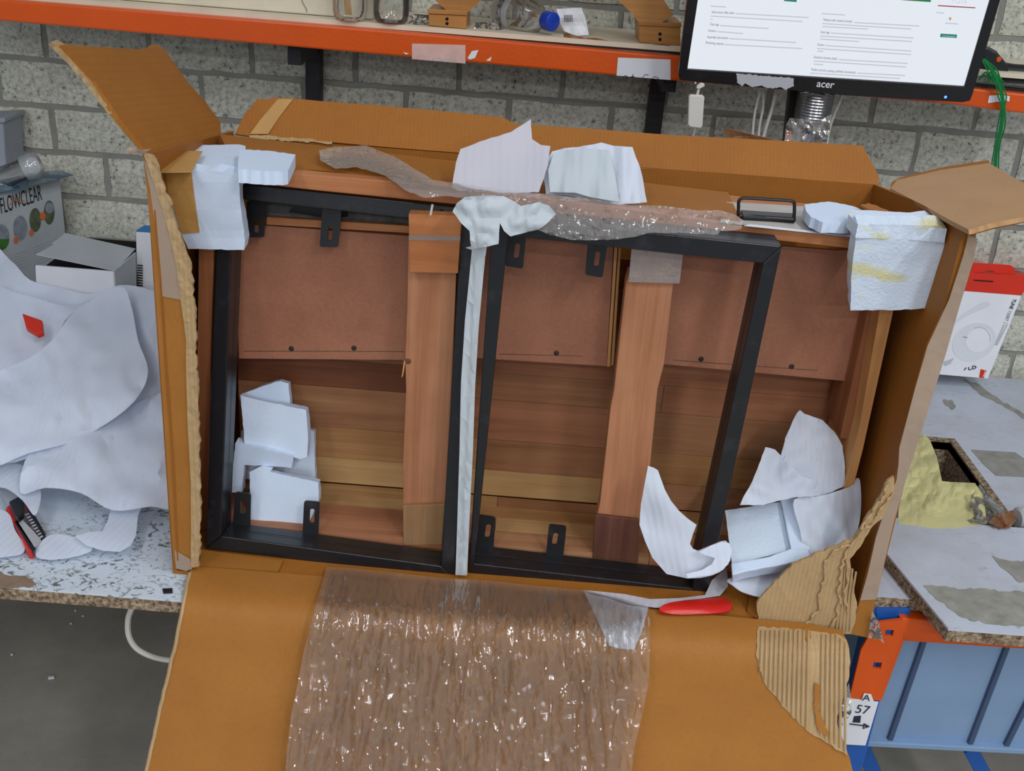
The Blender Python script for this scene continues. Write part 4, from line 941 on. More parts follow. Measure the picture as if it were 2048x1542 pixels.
obj('cut_edge', tube([PRo(.001)(x, y) for x, y in rough_outline([(380, 1147), (374, 1170), (366, 1215), (355, 1270), (340, 1335), (318, 1430), (296, 1530), (287, 1570)], 1, 14, 3, False)], .0032, 6), M_raw, ff)
PR3 = PRo(.003)
tpz = [(1517, 1253), (1606, 1259), (1680, 1270), (1693, 1279), (1701, 1325), (1693, 1379), (1672, 1441), (1684, 1475), (1695, 1512), (1614, 1462), (1564, 1412), (1527, 1362), (1512, 1312)]
tz = obj('torn_patch', sheet(rough_outline(tpz, 2.2, 9, 8), PR3, lambda x, y: .001*nz(x, y, .08, .05, 4), .002, 14), M_raw, ff, label='bare fluted patch where the liner is torn off')
bm = bmesh.new()
def inside(x, y, P_):
    c = False
    for i in range(len(P_)):
        (x1, y1), (x2, y2) = P_[i-1], P_[i]
        if (y1 > y) != (y2 > y) and x < (x2-x1)*(y-y1)/(y2-y1)+x1: c = not c
    return c
PR4 = PRo(.0042)
for k in range(19):
    xx = 1524 + k*9.3
    if k in (11, 12): continue
    run = [(xx + (y-1260)*-.02 + (k-9)*(y-1260)*.0016, y) for y in range(1262, 1512, 8)]
    run = [p for p in run if inside(p[0], p[1], tpz) and inside(p[0]+3, p[1]+5, tpz)]
    if len(run) > 2: tube([PR4(*p) for p in run], .0024, 6, bm)
obj('flute_ridges', bm, M_raw, tz, True)['kind'] = 'stuff'
for pts in ([(1606, 1258), (1618, 1257), (1622, 1275), (1614, 1282)], [(1630, 1365), (1640, 1372), (1638, 1420), (1650, 1450), (1660, 1478), (1636, 1462), (1628, 1420)]):
    obj('liner_shred', sheet(rough_outline(pts, 1.5, 6, 4), PRo(.0075), None, .001, 12), M_cardflap, tz)
obj('plastic_tag', sheet([(1744, 1222), (1756, 1240), (1762, 1262), (1768, 1286), (1758, 1278), (1736, 1276)], YP(-.014), lambda x, y: .008*nz(x, y, .08, .08, 2), .0004, 5), M_film2, cb)
obj('plastic_tag', sheet([(1692, 1380), (1698, 1365), (1702, 1395), (1703, 1425), (1690, 1448), (1676, 1458), (1674, 1444)], PRo(-.004), lambda x, y: .008*nz(x, y, .08, .08, 3), .0004, 5), M_film2, cb)

# ------------------------------------------------------------------ coffee table lying on its side in the box
TY, TD, QY = .125, .29, .205
tbm = YP(TY)
ct = thing('coffee_table', 'wooden coffee table on its side showing underside and drawers inside the box', 'table', (.03, .22, B+TH))
tm = [tbm(483, 339), tbm(912, 374), tbm(1484, 452), tbm(1708, 475)]
obj('apron_rail', pslab([(430, 334), (483, 339), (912, 373), (1310, 424), (1484, 452), (1708, 475), (1740, 479), (1738, 502), (1707, 498), (1439, 468), (1250, 440), (912, 409), (631, 381), (483, 364), (430, 358)], tbm, (0, .028, 0)), M_strip, ct, bev=.0015)
# top side of the apron with the drawer fronts, facing up
ztl, ztr = tm[0].z, tm[3].z
xl, xr = tbm(425, 334).x, tbm(1748, 480).x
zL = ztl + .002
sideb = obj('apron_side', prism([(xl, TY+.029, zL-.022), (xr, TY+.029, ztr-.022), (xr, TY+.029, ztr-.004), (xl, TY+.029, ztl-.004)], (0, TD+.03-TY-.029, 0)), M_strip, ct)
UPM = P3((xl, TY, ztl), (xr, TY, ztr), (xl, TD+.03, ztl))
obj('drawer_front', prism([UPM(1440, 446)+Vector((0, 0, .0005)), UPM(1712, 474)+Vector((0, 0, .0005)), UPM(1702, 440)+Vector((0, .06, .0005)), UPM(1460, 420)+Vector((0, .04, .0005))], (0, 0, .002)), M_greywash, ct)
bm = pslab([(1488, 452), (1702, 474), (1701, 471), (1500, 449)], PP(UPM(1500, 450)+Vector((0, 0, .003)), UPM.n if UPM.n.z > 0 else -UPM.n), (0, 0, .0006))
obj('worn_edge', bm, M_white, ct)
obj('inner_flap', prism([p + Vector((0, 0, .0028)) for p in pix([(470, 338), (640, 345), (912, 372), (1300, 421), (1480, 447)], UPM)] + [Vector((UPM(1480, 447).x+.01, TD+.034, ztr+.0028)), Vector((BX0+.012, TD+.034, ztl+.0028))], (0, 0, .003)), M_card, cb)
# bail handle on the drawer front
hm = YP(UPM(1534, 445).y)
hd = obj('handle_plate', prism([p + Vector((0, 0, .0025)) for p in pix([(1479, 431), (1586, 438), (1589, 450), (1484, 444)], UPM)], (0, 0, .007)), M_blackpl, ct, bev=.002)
obj('bail_handle', tube(spline([hm(x, y) for x, y in ((1476, 440), (1477, 415), (1478, 402), (1485, 396.5), (1500, 396.5), (1540, 399), (1575, 401), (1587, 404), (1589, 412), (1588, 443))], 5), .0026, 8), M_handle, hd, True)
obj('bail_pivot', tube([hm(1478, 431)+Vector((0, -.002, 0)), hm(1586, 438)+Vector((0, -.002, 0))], .0032, 8), M_handle, hd, True)
# tabletop underside: planks row by row, butt joints staggered
zz0, zz1 = B+.034, B+.40
pm_ = YP(TD)
def zat(px, py): return pm_(px, py).z
rows = [(zat(700, 972), zat(700, 918), 3), (zat(700, 918), zat(700, 857), 2), (zat(700, 857), zat(700, 777), 1), (zat(700, 777), zat(700, 722), 4), (zat(700, 722), zat(700, 660), 1), (zat(700, 660), zat(700, 600), 0), (zat(700, 600), zat(700, 540), 1)]
rows[0] = (B+.026, rows[0][1], 3)
x0_, x1_ = -.49, .575
rnd = random.Random(11)
tints = [[3, 3, 1], [2, 1, 2], [1, 0, 1], [4, 1, 0], [1, 0, 0], [0, 1, 0], [1, 1, 1]]
for ri, (za_, zb_, mt) in enumerate(rows):
    cuts = [x0_, -.06 + rnd.uniform(-.03, .03), .24 + rnd.uniform(-.03, .03), x1_]
    for k in range(3):
        obj('plank', box(cuts[k]+.0004, cuts[k+1]-.0004, TD+rnd.uniform(0, .0012), TD+.022, za_+.0004, zb_-.0004), M_plank[tints[ri][k]], ct)
obj('tabletop_core', box(x0_, x1_, TD+.0222, TD+.03, B+.02, rows[-1][1]+.05), M_side, ct)
# lower apron: inner face is seen from above
yb = [TY-.002, .170, .215, .252, TD-.0005]
for k in range(4):
    cuts = [-.495, -.05+.04*(k % 2), .26-.05*(k % 2), .58]
    for j in range(3):
        obj('plank', box(cuts[j]+.0004, cuts[j+1]-.0004, yb[k]+.0003, yb[k+1]-.0003, B+TH+.001, B+.024+.0006*((k+j) % 2)), M_plank[[[0, 1, 0], [0, 3, 1], [3, 2, 3], [3, 1, 2]][k][j]], ct)
# side aprons
xm = YP(TY)
obj('apron_side', prism([xm(398, 480), xm(428, 484), xm(412, 1085), xm(390, 1085)], (0, TD-TY, 0)), M_side, ct)
obj('runner', prism(pix([(418, 470), (434, 470), (420, 1040), (408, 1040)], YP(.16)), (0, .1, 0)), M_side, ct)
obj('apron_side', prism(pix([(1770, 560), (1800, 563), (1726, 900), (1704, 985), (1686, 985), (1720, 850)], xm), (0, TD-TY, 0)), M_pine, ct, bev=.001)
obj('runner', prism(pix([(1742, 590), (1763, 592), (1697, 879), (1680, 876)], YP(.165)), (0, .10, 0)), M_side, ct, bev=.001)
obj('apron_inner', prism(pix([(1690, 560), (1768, 570), (1702, 990), (1640, 985)], YP(TD-.01)), (0, .009, 0)), M_side, ct)
# drawers: bottoms face the viewer
qm = YP(QY)
def drawer(tl, trr, brr, bll, screws, line):
    d = obj('drawer', prism(pix([tl, trr, brr, bll], qm), (0, .006, 0)), M_mdf, ct)
    a_, b2, c2, d2 = pix([tl, trr, brr, bll], qm)
    bx = bmesh.new(); e = Vector((0, .0065, 0)); dp = Vector((0, TD-QY-.012, 0)); sh = Vector((.009, 0, 0))
    for p, q, s_ in ((a_, d2, sh), (b2, c2, -sh)): prism([p+e, q+e, q+e+s_, p+e+s_], dp, bx)
    obj('drawer_sides', bx, M_strip, d)
    obj('drawer_back', prism([d2+e+sh, c2+e-sh, c2+e-sh+Vector((0, 0, .010)), d2+e+sh+Vector((0, 0, .010))], dp), M_strip, d)
    for px, py in screws:
        p = qm(px, py); obj('screw', lathe(p + Vector((0, -.0016, 0)), (0, 1, 0), [(0, .0026), (.0006, .0044), (.002, .0046)], 12), M_screw, d)
    if line: obj('pencil_line', tube([qm(*line[0])+Vector((0, -.0002, 0)), qm(*line[1])+Vector((0, -.0002, 0))], .0005, 5), M_screw, d)
    return d
d1 = drawer((470, 447), (846, 474), (842, 720), (478, 717), [(583, 697), (708, 696)], ((488, 702), (808, 703)))
obj('drawer_lip', prism(pix([(533, 434), (818, 452), (818, 466), (533, 449)], YP(QY-.004)), (0, .01, 0)), M_strip, d1)
d2_ = drawer((930, 448), (1228, 472), (1213, 732), (935, 715), [(1113, 706)], ((998, 708), (1165, 712)))
obj('drawer_slat', prism(pix([(1229, 492), (1235, 493), (1220, 733), (1214, 733)], YP(QY-.006)), (0, .03, 0)), M_pine, d2_)
obj('drawer_slat', prism(pix([(1237, 494), (1242, 495), (1227, 730), (1222, 731)], YP(QY-.004)), (0, .03, 0)), M_pine, d2_)
drawer((1270, 470), (1742, 506), (1692, 762), (1262, 722), [(1402, 718), (1583, 733)], ((1345, 720), (1635, 741)))
obj('inner_strip', prism(pix([(500, 404), (840, 428), (840, 452), (500, 436)], YP(QY+.03)), (0, .01, 0)), M_greyrag, ct)
obj('inner_handle', prism(pix([(578, 424), (588, 411), (690, 420), (694, 434), (640, 434)], YP(QY+.012)), (0, .01, 0)), M_blackpl, ct)
# cross battens with end blocks
by_ = .128
b1 = obj('batten', pslab([(817, 470), (916, 474), (913, 546), (906, 720), (898, 876), (890, 1030), (806, 1030), (806, 930), (809, 850), (812, 780), (810, 720), (814, 620)], YP(by_), (0, .03, 0)), M_batten, ct, bev=.0015)
obj('end_block', pslab([(817, 428), (923, 433), (916, 547), (819, 545)], YP(by_-.026), (0, .0255, 0)), M_batblock, b1, bev=.001)
obj('end_block', pslab([(806, 1012), (890, 1008), (884, 1090), (807, 1091)], YP(by_-.008), (0, .0075, 0)), M_batpale, b1, bev=.001)
obj('tape_strip', pslab([(818, 470), (921, 472), (920, 482), (818, 480)], YP(by_-.0268), (0, .0006, 0)), M_film2, b1)
for px, py in ((811, 722),):
    p = YP(by_)(px, py); obj('knot', lathe(p + Vector((.004, -.0012, 0)), (0, 1, 0), [(.0004, .003), (.0009, .005), (.002, .006)], 10), M_batdark, b1, True)
obj('splinter', pslab([(808, 720), (811, 724), (806, 752), (803, 756)], YP(by_-.002), (0, .002, 0)), M_pine, b1)
b2_ = obj('batten', pslab([(1258, 545), (1350, 545), (1347, 565), (1328, 729), (1315, 780), (1298, 955), (1277, 1045), (1192, 1040), (1200, 1004), (1221, 815), (1228, 779), (1252, 565)], YP(by_), (0, .03, 0)), M_batten, ct, bev=.0015)
eb = obj('end_block', pslab([(1265, 498), (1365, 510), (1358, 566), (1258, 563)], YP(by_-.012), (0, .0115, 0)), M_batten, b2_, bev=.001)
obj('tape_wrap', sheet([(1263, 497), (1366, 509), (1359, 567), (1257, 564)], YP(by_-.014), lambda x, y: .003*nz(x, y, .05, .02, 1), .0004, 8), M_filmhaze, b2_)
obj('end_block', pslab([(1190, 1030), (1277, 1040), (1276, 1125), (1185, 1116)], YP(by_-.008), (0, .0075, 0)), M_batdark, b2_, bev=.001)

# ------------------------------------------------------------------ two black steel leg frames
def leg_frame(lab, m, rails, tabs, hole=None):
    n = m.n
    def dp(d): return PP(m(900, 800) - n*d, n)
    fr = thing('leg_frame', lab, 'table leg', m(rails['bottom'][0][0], rails['bottom'][3][1]), 'black steel leg frames')
    for k in ('top', 'bottom', 'left', 'right'):
        q = rails[k]; mid = Vector((sum(p[0] for p in q)/4, sum(p[1] for p in q)/4, 0))
        a_ = obj('rail', prism(pix(q, m), -n*.027), M_black, fr, bev=.0018)
        f3 = pix(q, m); c_ = sum(f3, Vector())/4
        # rear half of the profile, set in by a narrow groove on the inner side
        obj('rear_profile', prism([p - n*.031 for p in f3], -n*.027), M_black, a_, bev=.0018)
        obj('groove_web', prism([c_ + (p-c_)*1.0 - n*.0268 + (c_-p).normalized()*.004 for p in f3], -n*.0045), M_black, a_)
    for (pts, hole_) in tabs:
        tm_ = dp(.056)
        obj('fixing_tab', holed([p for p in pix(smooth_corner(pts), tm_)], [pix(hole_, tm_)], n*.004), M_black, fr)
    return fr
def smooth_corner(p, r=.12):
    out = []
    for i in range(len(p)):
        a_, b2, c_ = (Vector(p[i-1]+(0,)), Vector(p[i]+(0,)), Vector(p[(i+1) % len(p)]+(0,)))
        u = b2.lerp(a_, min(.4, 5/(a_-b2).length)); w = b2.lerp(c_, min(.4, 5/(c_-b2).length)); mid = (u+w)/4 + b2/2
        out += [(u.x, u.y), (mid.x, mid.y), (w.x, w.y)]
    return out
def slotp(x, y, w, h, lean=0): 
    return [(x-w/2+lean*.5, y-h/2+w*.3), (x-w/4+lean*.5, y-h/2), (x+w/4+lean*.5, y-h/2), (x+w/2+lean*.5, y-h/2+w*.3), (x+w/2-lean*.5, y+h/2-w*.3), (x+w/4-lean*.5, y+h/2), (x-w/4-lean*.5, y+h/2), (x-w/2-lean*.5, y+h/2-w*.3)]
LFP = P3((-.49, .060, B+.008), (-.07, .050, B+.008), (-.3, .128, B+.57))
leg_frame('black steel leg frame inside the box at left, leaning back', LFP,
    dict(top=[(437, 361), (950, 419), (949, 452), (466, 397)], bottom=[(442, 1072), (882, 1132), (909, 1160), (411, 1097)],
         left=[(437, 361), (467, 393), (442, 1072), (411, 1097)], right=[(950, 419), (922, 448), (882, 1132), (909, 1160)]),
    [([(495, 400), (533, 400), (529, 474), (494, 474)], slotp(514, 452, 9, 26)), ([(646, 415), (684, 418), (677, 494), (640, 493)], slotp(661, 466, 9, 28, 2)),
     ([(472, 982), (503, 986), (501, 1062), (466, 1056)], slotp(488, 1012, 11, 27, 1)), ([(609, 1000), (640, 1003), (637, 1072), (606, 1066)], slotp(625, 1030, 10, 28, 1))])
o_ = lathe(LFP(883, 425), LFP.n, [(0, .005), (.0006, .005)], 12)
hole_ = obj('bolt_hole', o_, M_dark, bpy.data.objects['leg_frame'])
RFP = YP(.058)
leg_frame('black steel leg frame inside the box at right, standing upright', RFP,
    dict(top=[(985, 434), (1564, 492), (1526, 527), (1014, 472)], bottom=[(947, 1127), (1384, 1177), (1414, 1194), (936, 1156)],
         left=[(985, 434), (1016, 470), (949, 1128), (936, 1156)], right=[(1564, 492), (1526, 527), (1384, 1177), (1414, 1194)]),
    [([(1018, 462), (1053, 466), (1046, 536), (1010, 530)], slotp(1034, 501, 10, 30, 3)), ([(1176, 478), (1215, 484), (1205, 554), (1170, 548)], slotp(1194, 517, 10, 30, 3)),
     ([(957, 1028), (991, 1033), (987, 1102), (950, 1096)], slotp(976, 1060, 10, 27, 3)), ([(1098, 1047), (1133, 1051), (1126, 1116), (1092, 1110)], slotp(1110, 1076, 10, 24, 3))])
# ------------------------------------------------------------------ foam, film and wrapping in and on the box
zt_ = ztl
# top-left corner block with paper tape
fcl = thing('foam_corner', 'white foam corner block with tan tape, on the left top corner of the table', 'foam block', YP(.09)(430, 498))
FLM = P3(YP(.062)(320, 343), YP(.062)(477, 344), YP(.084)(430, 500))
zf = YP(.078)(400, 343).z
TPM = P3(YP(.070)(320, 343), YP(.070)(477, 344), YP(.070)(400, 343) + Vector((0, .2, .002)))
obj('front_slab', sheet(rough_outline([(320, 343), (400, 342), (477, 344), (480, 400), (486, 450), (490, 482), (488, 500), (430, 499), (376, 498), (350, 440), (334, 395)], .8, 10, 3), FLM, lambda x, y: .003*nz(x, y, .02, .03, 2), .026, 14), M_foam, fcl)
obj('top_slab', sheet(rough_outline([(324, 337), (343, 288), (360, 287), (420, 290), (480, 289), (491, 292), (488, 320), (480, 338), (400, 337)], .6, 10, 4), TPM, lambda x, y: .0015*nz(x, y, .03, .03, 2), .022, 12), M_foam, fcl)
obj('side_face', sheet([(478, 345), (491, 292), (492, 318), (481, 368)], P3(TPM(478, 345), TPM(491, 292), TPM(478, 345) + Vector((.0, 0, -.1))), None, .003, 14), M_foam, fcl)
tpf = obj('paper_tape', sheet([(320, 346), (383, 345), (388, 390), (399, 465), (363, 467), (345, 410)], PP(FLM(360, 400)+FLM.n*.0022, FLM.n), lambda x, y: .003*nz(x, y, .02, .03, 2), .0008, 14), M_tapetan, fcl, label='tan paper tape')
obj('paper_tape', sheet([(320, 345), (348, 301), (405, 302), (383, 344)], PP(TPM(360, 330)+Vector((0, 0, .009)), TPM.n), None, .0008, 14), M_tapetan, fcl, label='tan paper tape')
# top-right corner block
fcr = thing('foam_corner', 'white foam corner block with yellow stains, on the right top corner of the table', 'foam block', YP(.06)(1780, 621))
FRM = P3(YP(.047)(1716, 448), YP(.047)(1894, 457), YP(.070)(1790, 620))
TRM = P3(YP(.047)(1716, 448), YP(.047)(1894, 457), YP(.047)(1800, 452) + Vector((0, .2, .004)))
obj('front_slab', sheet(rough_outline([(1716, 448), (1800, 449), (1880, 452), (1894, 459), (1884, 510), (1868, 571), (1864, 600), (1856, 616), (1800, 620), (1701, 621), (1702, 560), (1711, 480)], .8, 10, 5), FRM, lambda x, y: .002*nz(x, y, .03, .03, 4), .030, 12), M_foamstain, fcr)
obj('top_slab', sheet(rough_outline([(1716, 449), (1697, 428), (1706, 419), (1760, 422), (1820, 425), (1849, 421), (1870, 435), (1894, 458), (1800, 451)], .6, 10, 6), TRM, lambda x, y: .0015*nz(x, y, .03, .03, 2), .02, 12), M_foamstain, fcr)
obj('side_face', sheet([(1716, 448), (1697, 429), (1695, 450), (1711, 480)], P3(FRM(1716, 448), TRM(1697, 429), FRM(1711, 480)), None, .004, 10), M_foam, fcr)
zt2 = ztr - B
o = obj('foam_slab', sheet(rough_outline([(1609, 409), (1657, 403), (1705, 412), (1724, 420), (1700, 446), (1646, 445), (1622, 434), (1612, 422)], .8, 8, 7), P3(tbm(1484, 452)+Vector((0, .03, .026)), tbm(1708, 475)+Vector((0, .03, .026)), tbm(1484, 452)+Vector((0, .2, .026))), lambda x, y: .002*nz(x, y, .03, .05, 2), .016, 10), M_foam)
tag(o, 'flat white foam slab on the table top edge left of the stained corner block', 'foam block')
o = obj('foam_slab', sheet(rough_outline([(478, 300), (500, 299), (551, 303), (591, 309), (576, 341), (565, 343), (520, 341), (476, 338)], .8, 8, 8), P3(tbm(430, 336)+Vector((0, .04, .024)), tbm(700, 356)+Vector((0, .04, .022)), tbm(430, 336)+Vector((0, .24, .024))), lambda x, y: .002*nz(x, y, .03, .05, 2), .020, 10), M_foam)
tag(o, 'flat white foam slab on the table top edge right of the taped corner block', 'foam block')
o = obj('cardboard_scrap', sheet([(486, 292), (548, 296), (545, 301), (490, 300)], YP(.34), lambda x, y: .004*nz(x, y, .05, .1), .003, 12), M_card); tag(o, 'thin cardboard scrap above the left foam slab', 'scrap')
o = obj('cardboard_scrap', sheet(rough_outline([(1721, 409), (1738, 406), (1778, 421), (1770, 424), (1735, 417)], .8, 6, 2), P3(tbm(1484, 452)+Vector((0, .1, .036)), tbm(1708, 475)+Vector((0, .1, .036)), tbm(1484, 452)+Vector((0, .3, .036))), None, .003, 12), M_card); tag(o, 'thin cardboard scrap behind the stained corner block', 'scrap')
# foam pieces behind the left frame
gf = 'white foam pieces inside the left frame'
def fblock(pts, m, th, lab, mat=M_foam, sd=1):
    o = obj('foam_piece', sheet(rough_outline(pts, .7, 9, sd), m, lambda x, y: .0025*nz(x, y, .02, .02, sd), th, 13), mat)
    return tag(o, lab, 'foam block', gf)
def yz(y0, p0, y1, p1):                    # plane along X through two pixels given their depths
    a_, b2 = YP(y0)(*p0), YP(y1)(*p1)
    return P3(a_, a_+Vector((1, 0, 0)), Vector((a_.x, b2.y, b2.z)))
fblock([(482, 861), (616, 860), (628, 862), (631, 965), (560, 960), (480, 958)], yz(.236, (560, 965), .262, (560, 860)), .016, 'rearmost white foam piece standing against the planks at left', sd=3)
fblock([(480, 790), (549, 764), (560, 762), (577, 767), (581, 815), (560, 850), (486, 850)], yz(.225, (560, 850), .240, (560, 765)), .016, 'upper white foam piece peeking above its neighbour in left frame', sd=4)
fblock([(481, 791), (505, 797), (612, 820), (616, 870), (614, 914), (600, 918), (545, 905), (489, 886)], yz(.180, (550, 918), .205, (550, 795)), .020, 'topmost large square white foam piece in the left frame', sd=5)
fblock([(470, 888), (500, 892), (587, 912), (583, 936), (540, 932), (489, 930), (484, 985), (462, 985)], yz(.178, (520, 985), .176, (520, 888)), .024, 'middle white foam piece bent over at the left frame leg', sd=6)
fblock([(499, 944), (525, 932), (545, 936), (540, 944), (637, 965), (637, 1002), (610, 1062), (502, 1052)], yz(.140, (560, 1062), .170, (560, 935)), .020, 'lowest square white foam piece on the bottom of the table', sd=7)
# foam tray bottom right
zb_ = B + TH
ft = thing('foam_tray', 'white foam corner tray with rims lying at the bottom right of the box', 'foam block', YP(.06)(1540, 1150))
TM = P3(YP(.045)(1461, 1140), YP(.045)(1600, 1120), YP(.150)(1520, 1000))
obj('panel', sheet(rough_outline([(1450, 1021), (1561, 1004), (1580, 1100), (1464, 1130)], .6, 10, 3), TM, None, .012, 14), M_foamspark, ft)
obj('rim', prism(pix(rough_outline([(1559, 988), (1588, 983), (1598, 1020), (1620, 1100), (1582, 1098), (1572, 1050)], .6, 10, 4), PP(TM(1500, 1060)+TM.n*.014, TM.n)), -TM.n*.026), M_foam, ft, bev=.002)
obj('rim', prism(pix(rough_outline([(1462, 1126), (1540, 1112), (1582, 1096), (1616, 1096), (1620, 1116), (1560, 1130), (1500, 1141), (1464, 1150)], .6, 10, 5), PP(TM(1500, 1060)+TM.n*.015, TM.n)), -TM.n*.027), M_foam, ft, bev=.002)
def ribbed(sx, sy, a1, seed, k=.0): return lambda x, y: a1*nz(x, y, sx, sy, seed) + k*math.sin((x + .12*y)*.62)
fsheet('foam_leaf', [(1594, 826), (1600, 820), (1610, 828), (1645, 840), (1669, 864), (1685, 892), (1690, 935), (1690, 972), (1640, 994), (1603, 955), (1561, 915), (1571, 875), (1585, 843)], yz(.115, (1630, 990), .185, (1630, 830)), ribbed(.02, .02, .014, 3, .0012), 'ribbed white foam leaf standing up at the right end of the box', step=5, sm=False, rough=(.8, 9))
fsheet('foam_sheet', [(1531, 894), (1550, 899), (1575, 925), (1603, 952), (1634, 962), (1626, 976), (1641, 992), (1585, 995), (1526, 1010), (1480, 1010), (1492, 985), (1505, 962)], yz(.10, (1560, 1000), .15, (1560, 895)), ribbed(.03, .03, .014, 7), 'torn white foam sheet between the ribbed leaf and the foam tray', step=9, sm=False, rough=(.8, 9))
fsheet('foam_sheet', [(1588, 1000), (1640, 992), (1680, 980), (1704, 971), (1711, 958), (1720, 962), (1722, 1018), (1712, 1067), (1684, 1094), (1640, 1108), (1612, 1116), (1600, 1060)], yz(.055, (1660, 1100), .12, (1660, 965)), ribbed(.02, .02, .022, 9), 'puffed white foam sheet right of the foam tray against the box wall', step=9)
fsheet('foam_sheet', [(1456, 1158), (1510, 1148), (1606, 1126), (1600, 1140), (1543, 1176), (1526, 1193), (1487, 1184), (1468, 1172)], yz(.015, (1520, 1185), .07, (1520, 1140)), ribbed(.02, .03, .008, 11), 'white foam sheet below the foam tray, curling over the front edge', step=9)
# strap wrapped round the frame's lower right corner
fsheet('foam_strap', [(1296, 932), (1308, 936), (1316, 941), (1330, 980), (1342, 1002), (1358, 1022), (1376, 1038), (1393, 1050), (1386, 1068), (1380, 1088), (1386, 1098), (1396, 1102), (1420, 1092), (1442, 1083), (1452, 1082), (1459, 1090), (1460, 1110), (1457, 1128), (1440, 1144), (1424, 1151), (1400, 1156), (1375, 1157), (1333, 1148), (1305, 1116), (1290, 1082), (1279, 1050), (1280, 1030), (1282, 1008)], yz(.012, (1380, 1150), .050, (1380, 940)), lambda x, y: .010*nz(x, y, .02, .014, 5)-.004+.0006*math.sin((x+.5*y)*.4), 'white foam strap wrapped around the lower right corner of the right frame', step=7, sm=False, th=.002)
fsheet('foam_band', [(1398, 1104), (1420, 1092), (1442, 1084), (1458, 1086), (1464, 1100), (1460, 1122), (1446, 1140), (1420, 1150), (1376, 1156), (1372, 1148), (1404, 1140), (1424, 1128), (1430, 1116), (1410, 1110)], yz(-.016, (1420, 1150), .004, (1420, 1085)), ribbed(.03, .03, .003, 15), 'thin white foam band over the strap at the right frame corner', step=8, sm=False)
fsheet('foam_sheet', [(1166, 1180), (1200, 1183), (1249, 1188), (1300, 1198), (1360, 1196), (1410, 1190), (1424, 1160), (1454, 1134), (1456, 1172), (1440, 1190), (1400, 1196), (1366, 1200), (1330, 1214), (1312, 1214), (1268, 1208), (1215, 1192)], ZP(.020), ribbed(.03, .04, .003, 17), 'white foam sheet under the bottom rail of the right frame', step=8, mat=M_sheetpink, sm=False)
o = obj('red_grip_piece', sheet(smooth_outline([(1318, 1219), (1340, 1205), (1400, 1198), (1448, 1196), (1462, 1206), (1464, 1214), (1450, 1223), (1400, 1228), (1350, 1229)], 3), ZP(TH+.014), lambda x, y: -.006+.012*((y-1212)/17)**2, .006, 8), M_red, None, True)
tag(o, 'red plastic handle lying on the bottom of the box, in front of frame', 'handle')
# wrapping sticking up at the top centre
fsheet('foam_sheet', [(905, 366), (912, 325), (921, 298), (970, 280), (1022, 264), (1044, 250), (1062, 238), (1064, 278), (1082, 290), (1101, 292), (1096, 330), (1078, 384), (1030, 386), (993, 384), (940, 376)], yz(.118, (1000, 385), .20, (1000, 250)), ribbed(.015, .006, .012, 2, .0005), 'upright white foam sheet with a torn pointed top, left of two above table', mat=M_sheetpink, step=9, sm=False, rough=(.8, 12))
fsheet('foam_sheet', [(1087, 345), (1094, 322), (1104, 303), (1130, 296), (1158, 294), (1164, 292), (1185, 289), (1203, 285), (1225, 291), (1265, 294), (1272, 315), (1281, 338), (1288, 372), (1294, 404), (1240, 409), (1171, 395), (1092, 388)], yz(.130, (1190, 405), .20, (1190, 290)), lambda x, y: .012*nz(x, y, .02, .006, 4) + .010*ridge(x, y, .03, .003, 6), 'pleated white foam sheet above the table, right of the pointed one', step=8, sm=False, rough=(.8, 12))
fsheet('foam_sheet', [(1096, 340), (1108, 306), (1135, 300), (1162, 296), (1218, 300), (1230, 350), (1238, 404), (1180, 394), (1150, 385), (1100, 384)], yz(.110, (1170, 395), .18, (1170, 298)), lambda x, y: .012*nz(x, y, .03, .008, 14) + .012*ridge(x, y, .035, .004, 9), 'narrow folded white foam strip in front of the pleated sheet', mat=M_sheetblue, step=8, sm=False)
fsheet('foam_bow', [(905, 423), (914, 406), (930, 394), (968, 391), (1007, 392), (1030, 404), (1042, 412), (1078, 404), (1098, 411), (1112, 428), (1094, 447), (1078, 459), (1048, 466), (1021, 473), (1008, 462), (1000, 446), (998, 468), (997, 488), (972, 494), (944, 498), (940, 480), (939, 462), (922, 446)], yz(.012, (1000, 490), .030, (1000, 395)), lambda x, y: .012*nz(x, y, .02, .02, 6) + .008*ridge(x, y, .03, .03, 3), 'pale blue foam sheet knotted like a bow over the frames', mat=M_sheetblue, step=6, sm=False, rough=(.6, 9))
fsheet('foam_strip', [(944, 496), (950, 490), (960, 494), (972, 500), (966, 560), (957, 660), (950, 779), (946, 900), (940, 1020), (934, 1151), (911, 1150), (914, 1060), (919, 900), (922, 765), (930, 640), (938, 560)], yz(.040, (925, 1150), .060, (960, 500)), lambda x, y: .0022*math.sin((x-940+(y-500)*.045)*.30) + .003*nz(x, y, .02, .006, 8), 'long pale foam strip hanging between the two black frames', mat=M_sheetblue, step=(4, 26), sm=False, th=.001)
fsheet('foam_scrap', [(932, 496), (944, 493), (966, 489), (974, 490), (971, 512), (966, 512), (962, 498), (944, 500)], YP(.03), ribbed(.05, .05, .006, 2), 'small torn foam end under the pale blue bow', mat=M_sheetblue, step=6, sm=False)
o = obj('steel_pin', tube([YP(.09)(861, 430), YP(.09)(865, 409)], .0018, 6), M_cable); tag(o, 'small bright steel pin above the left batten block', 'pin')
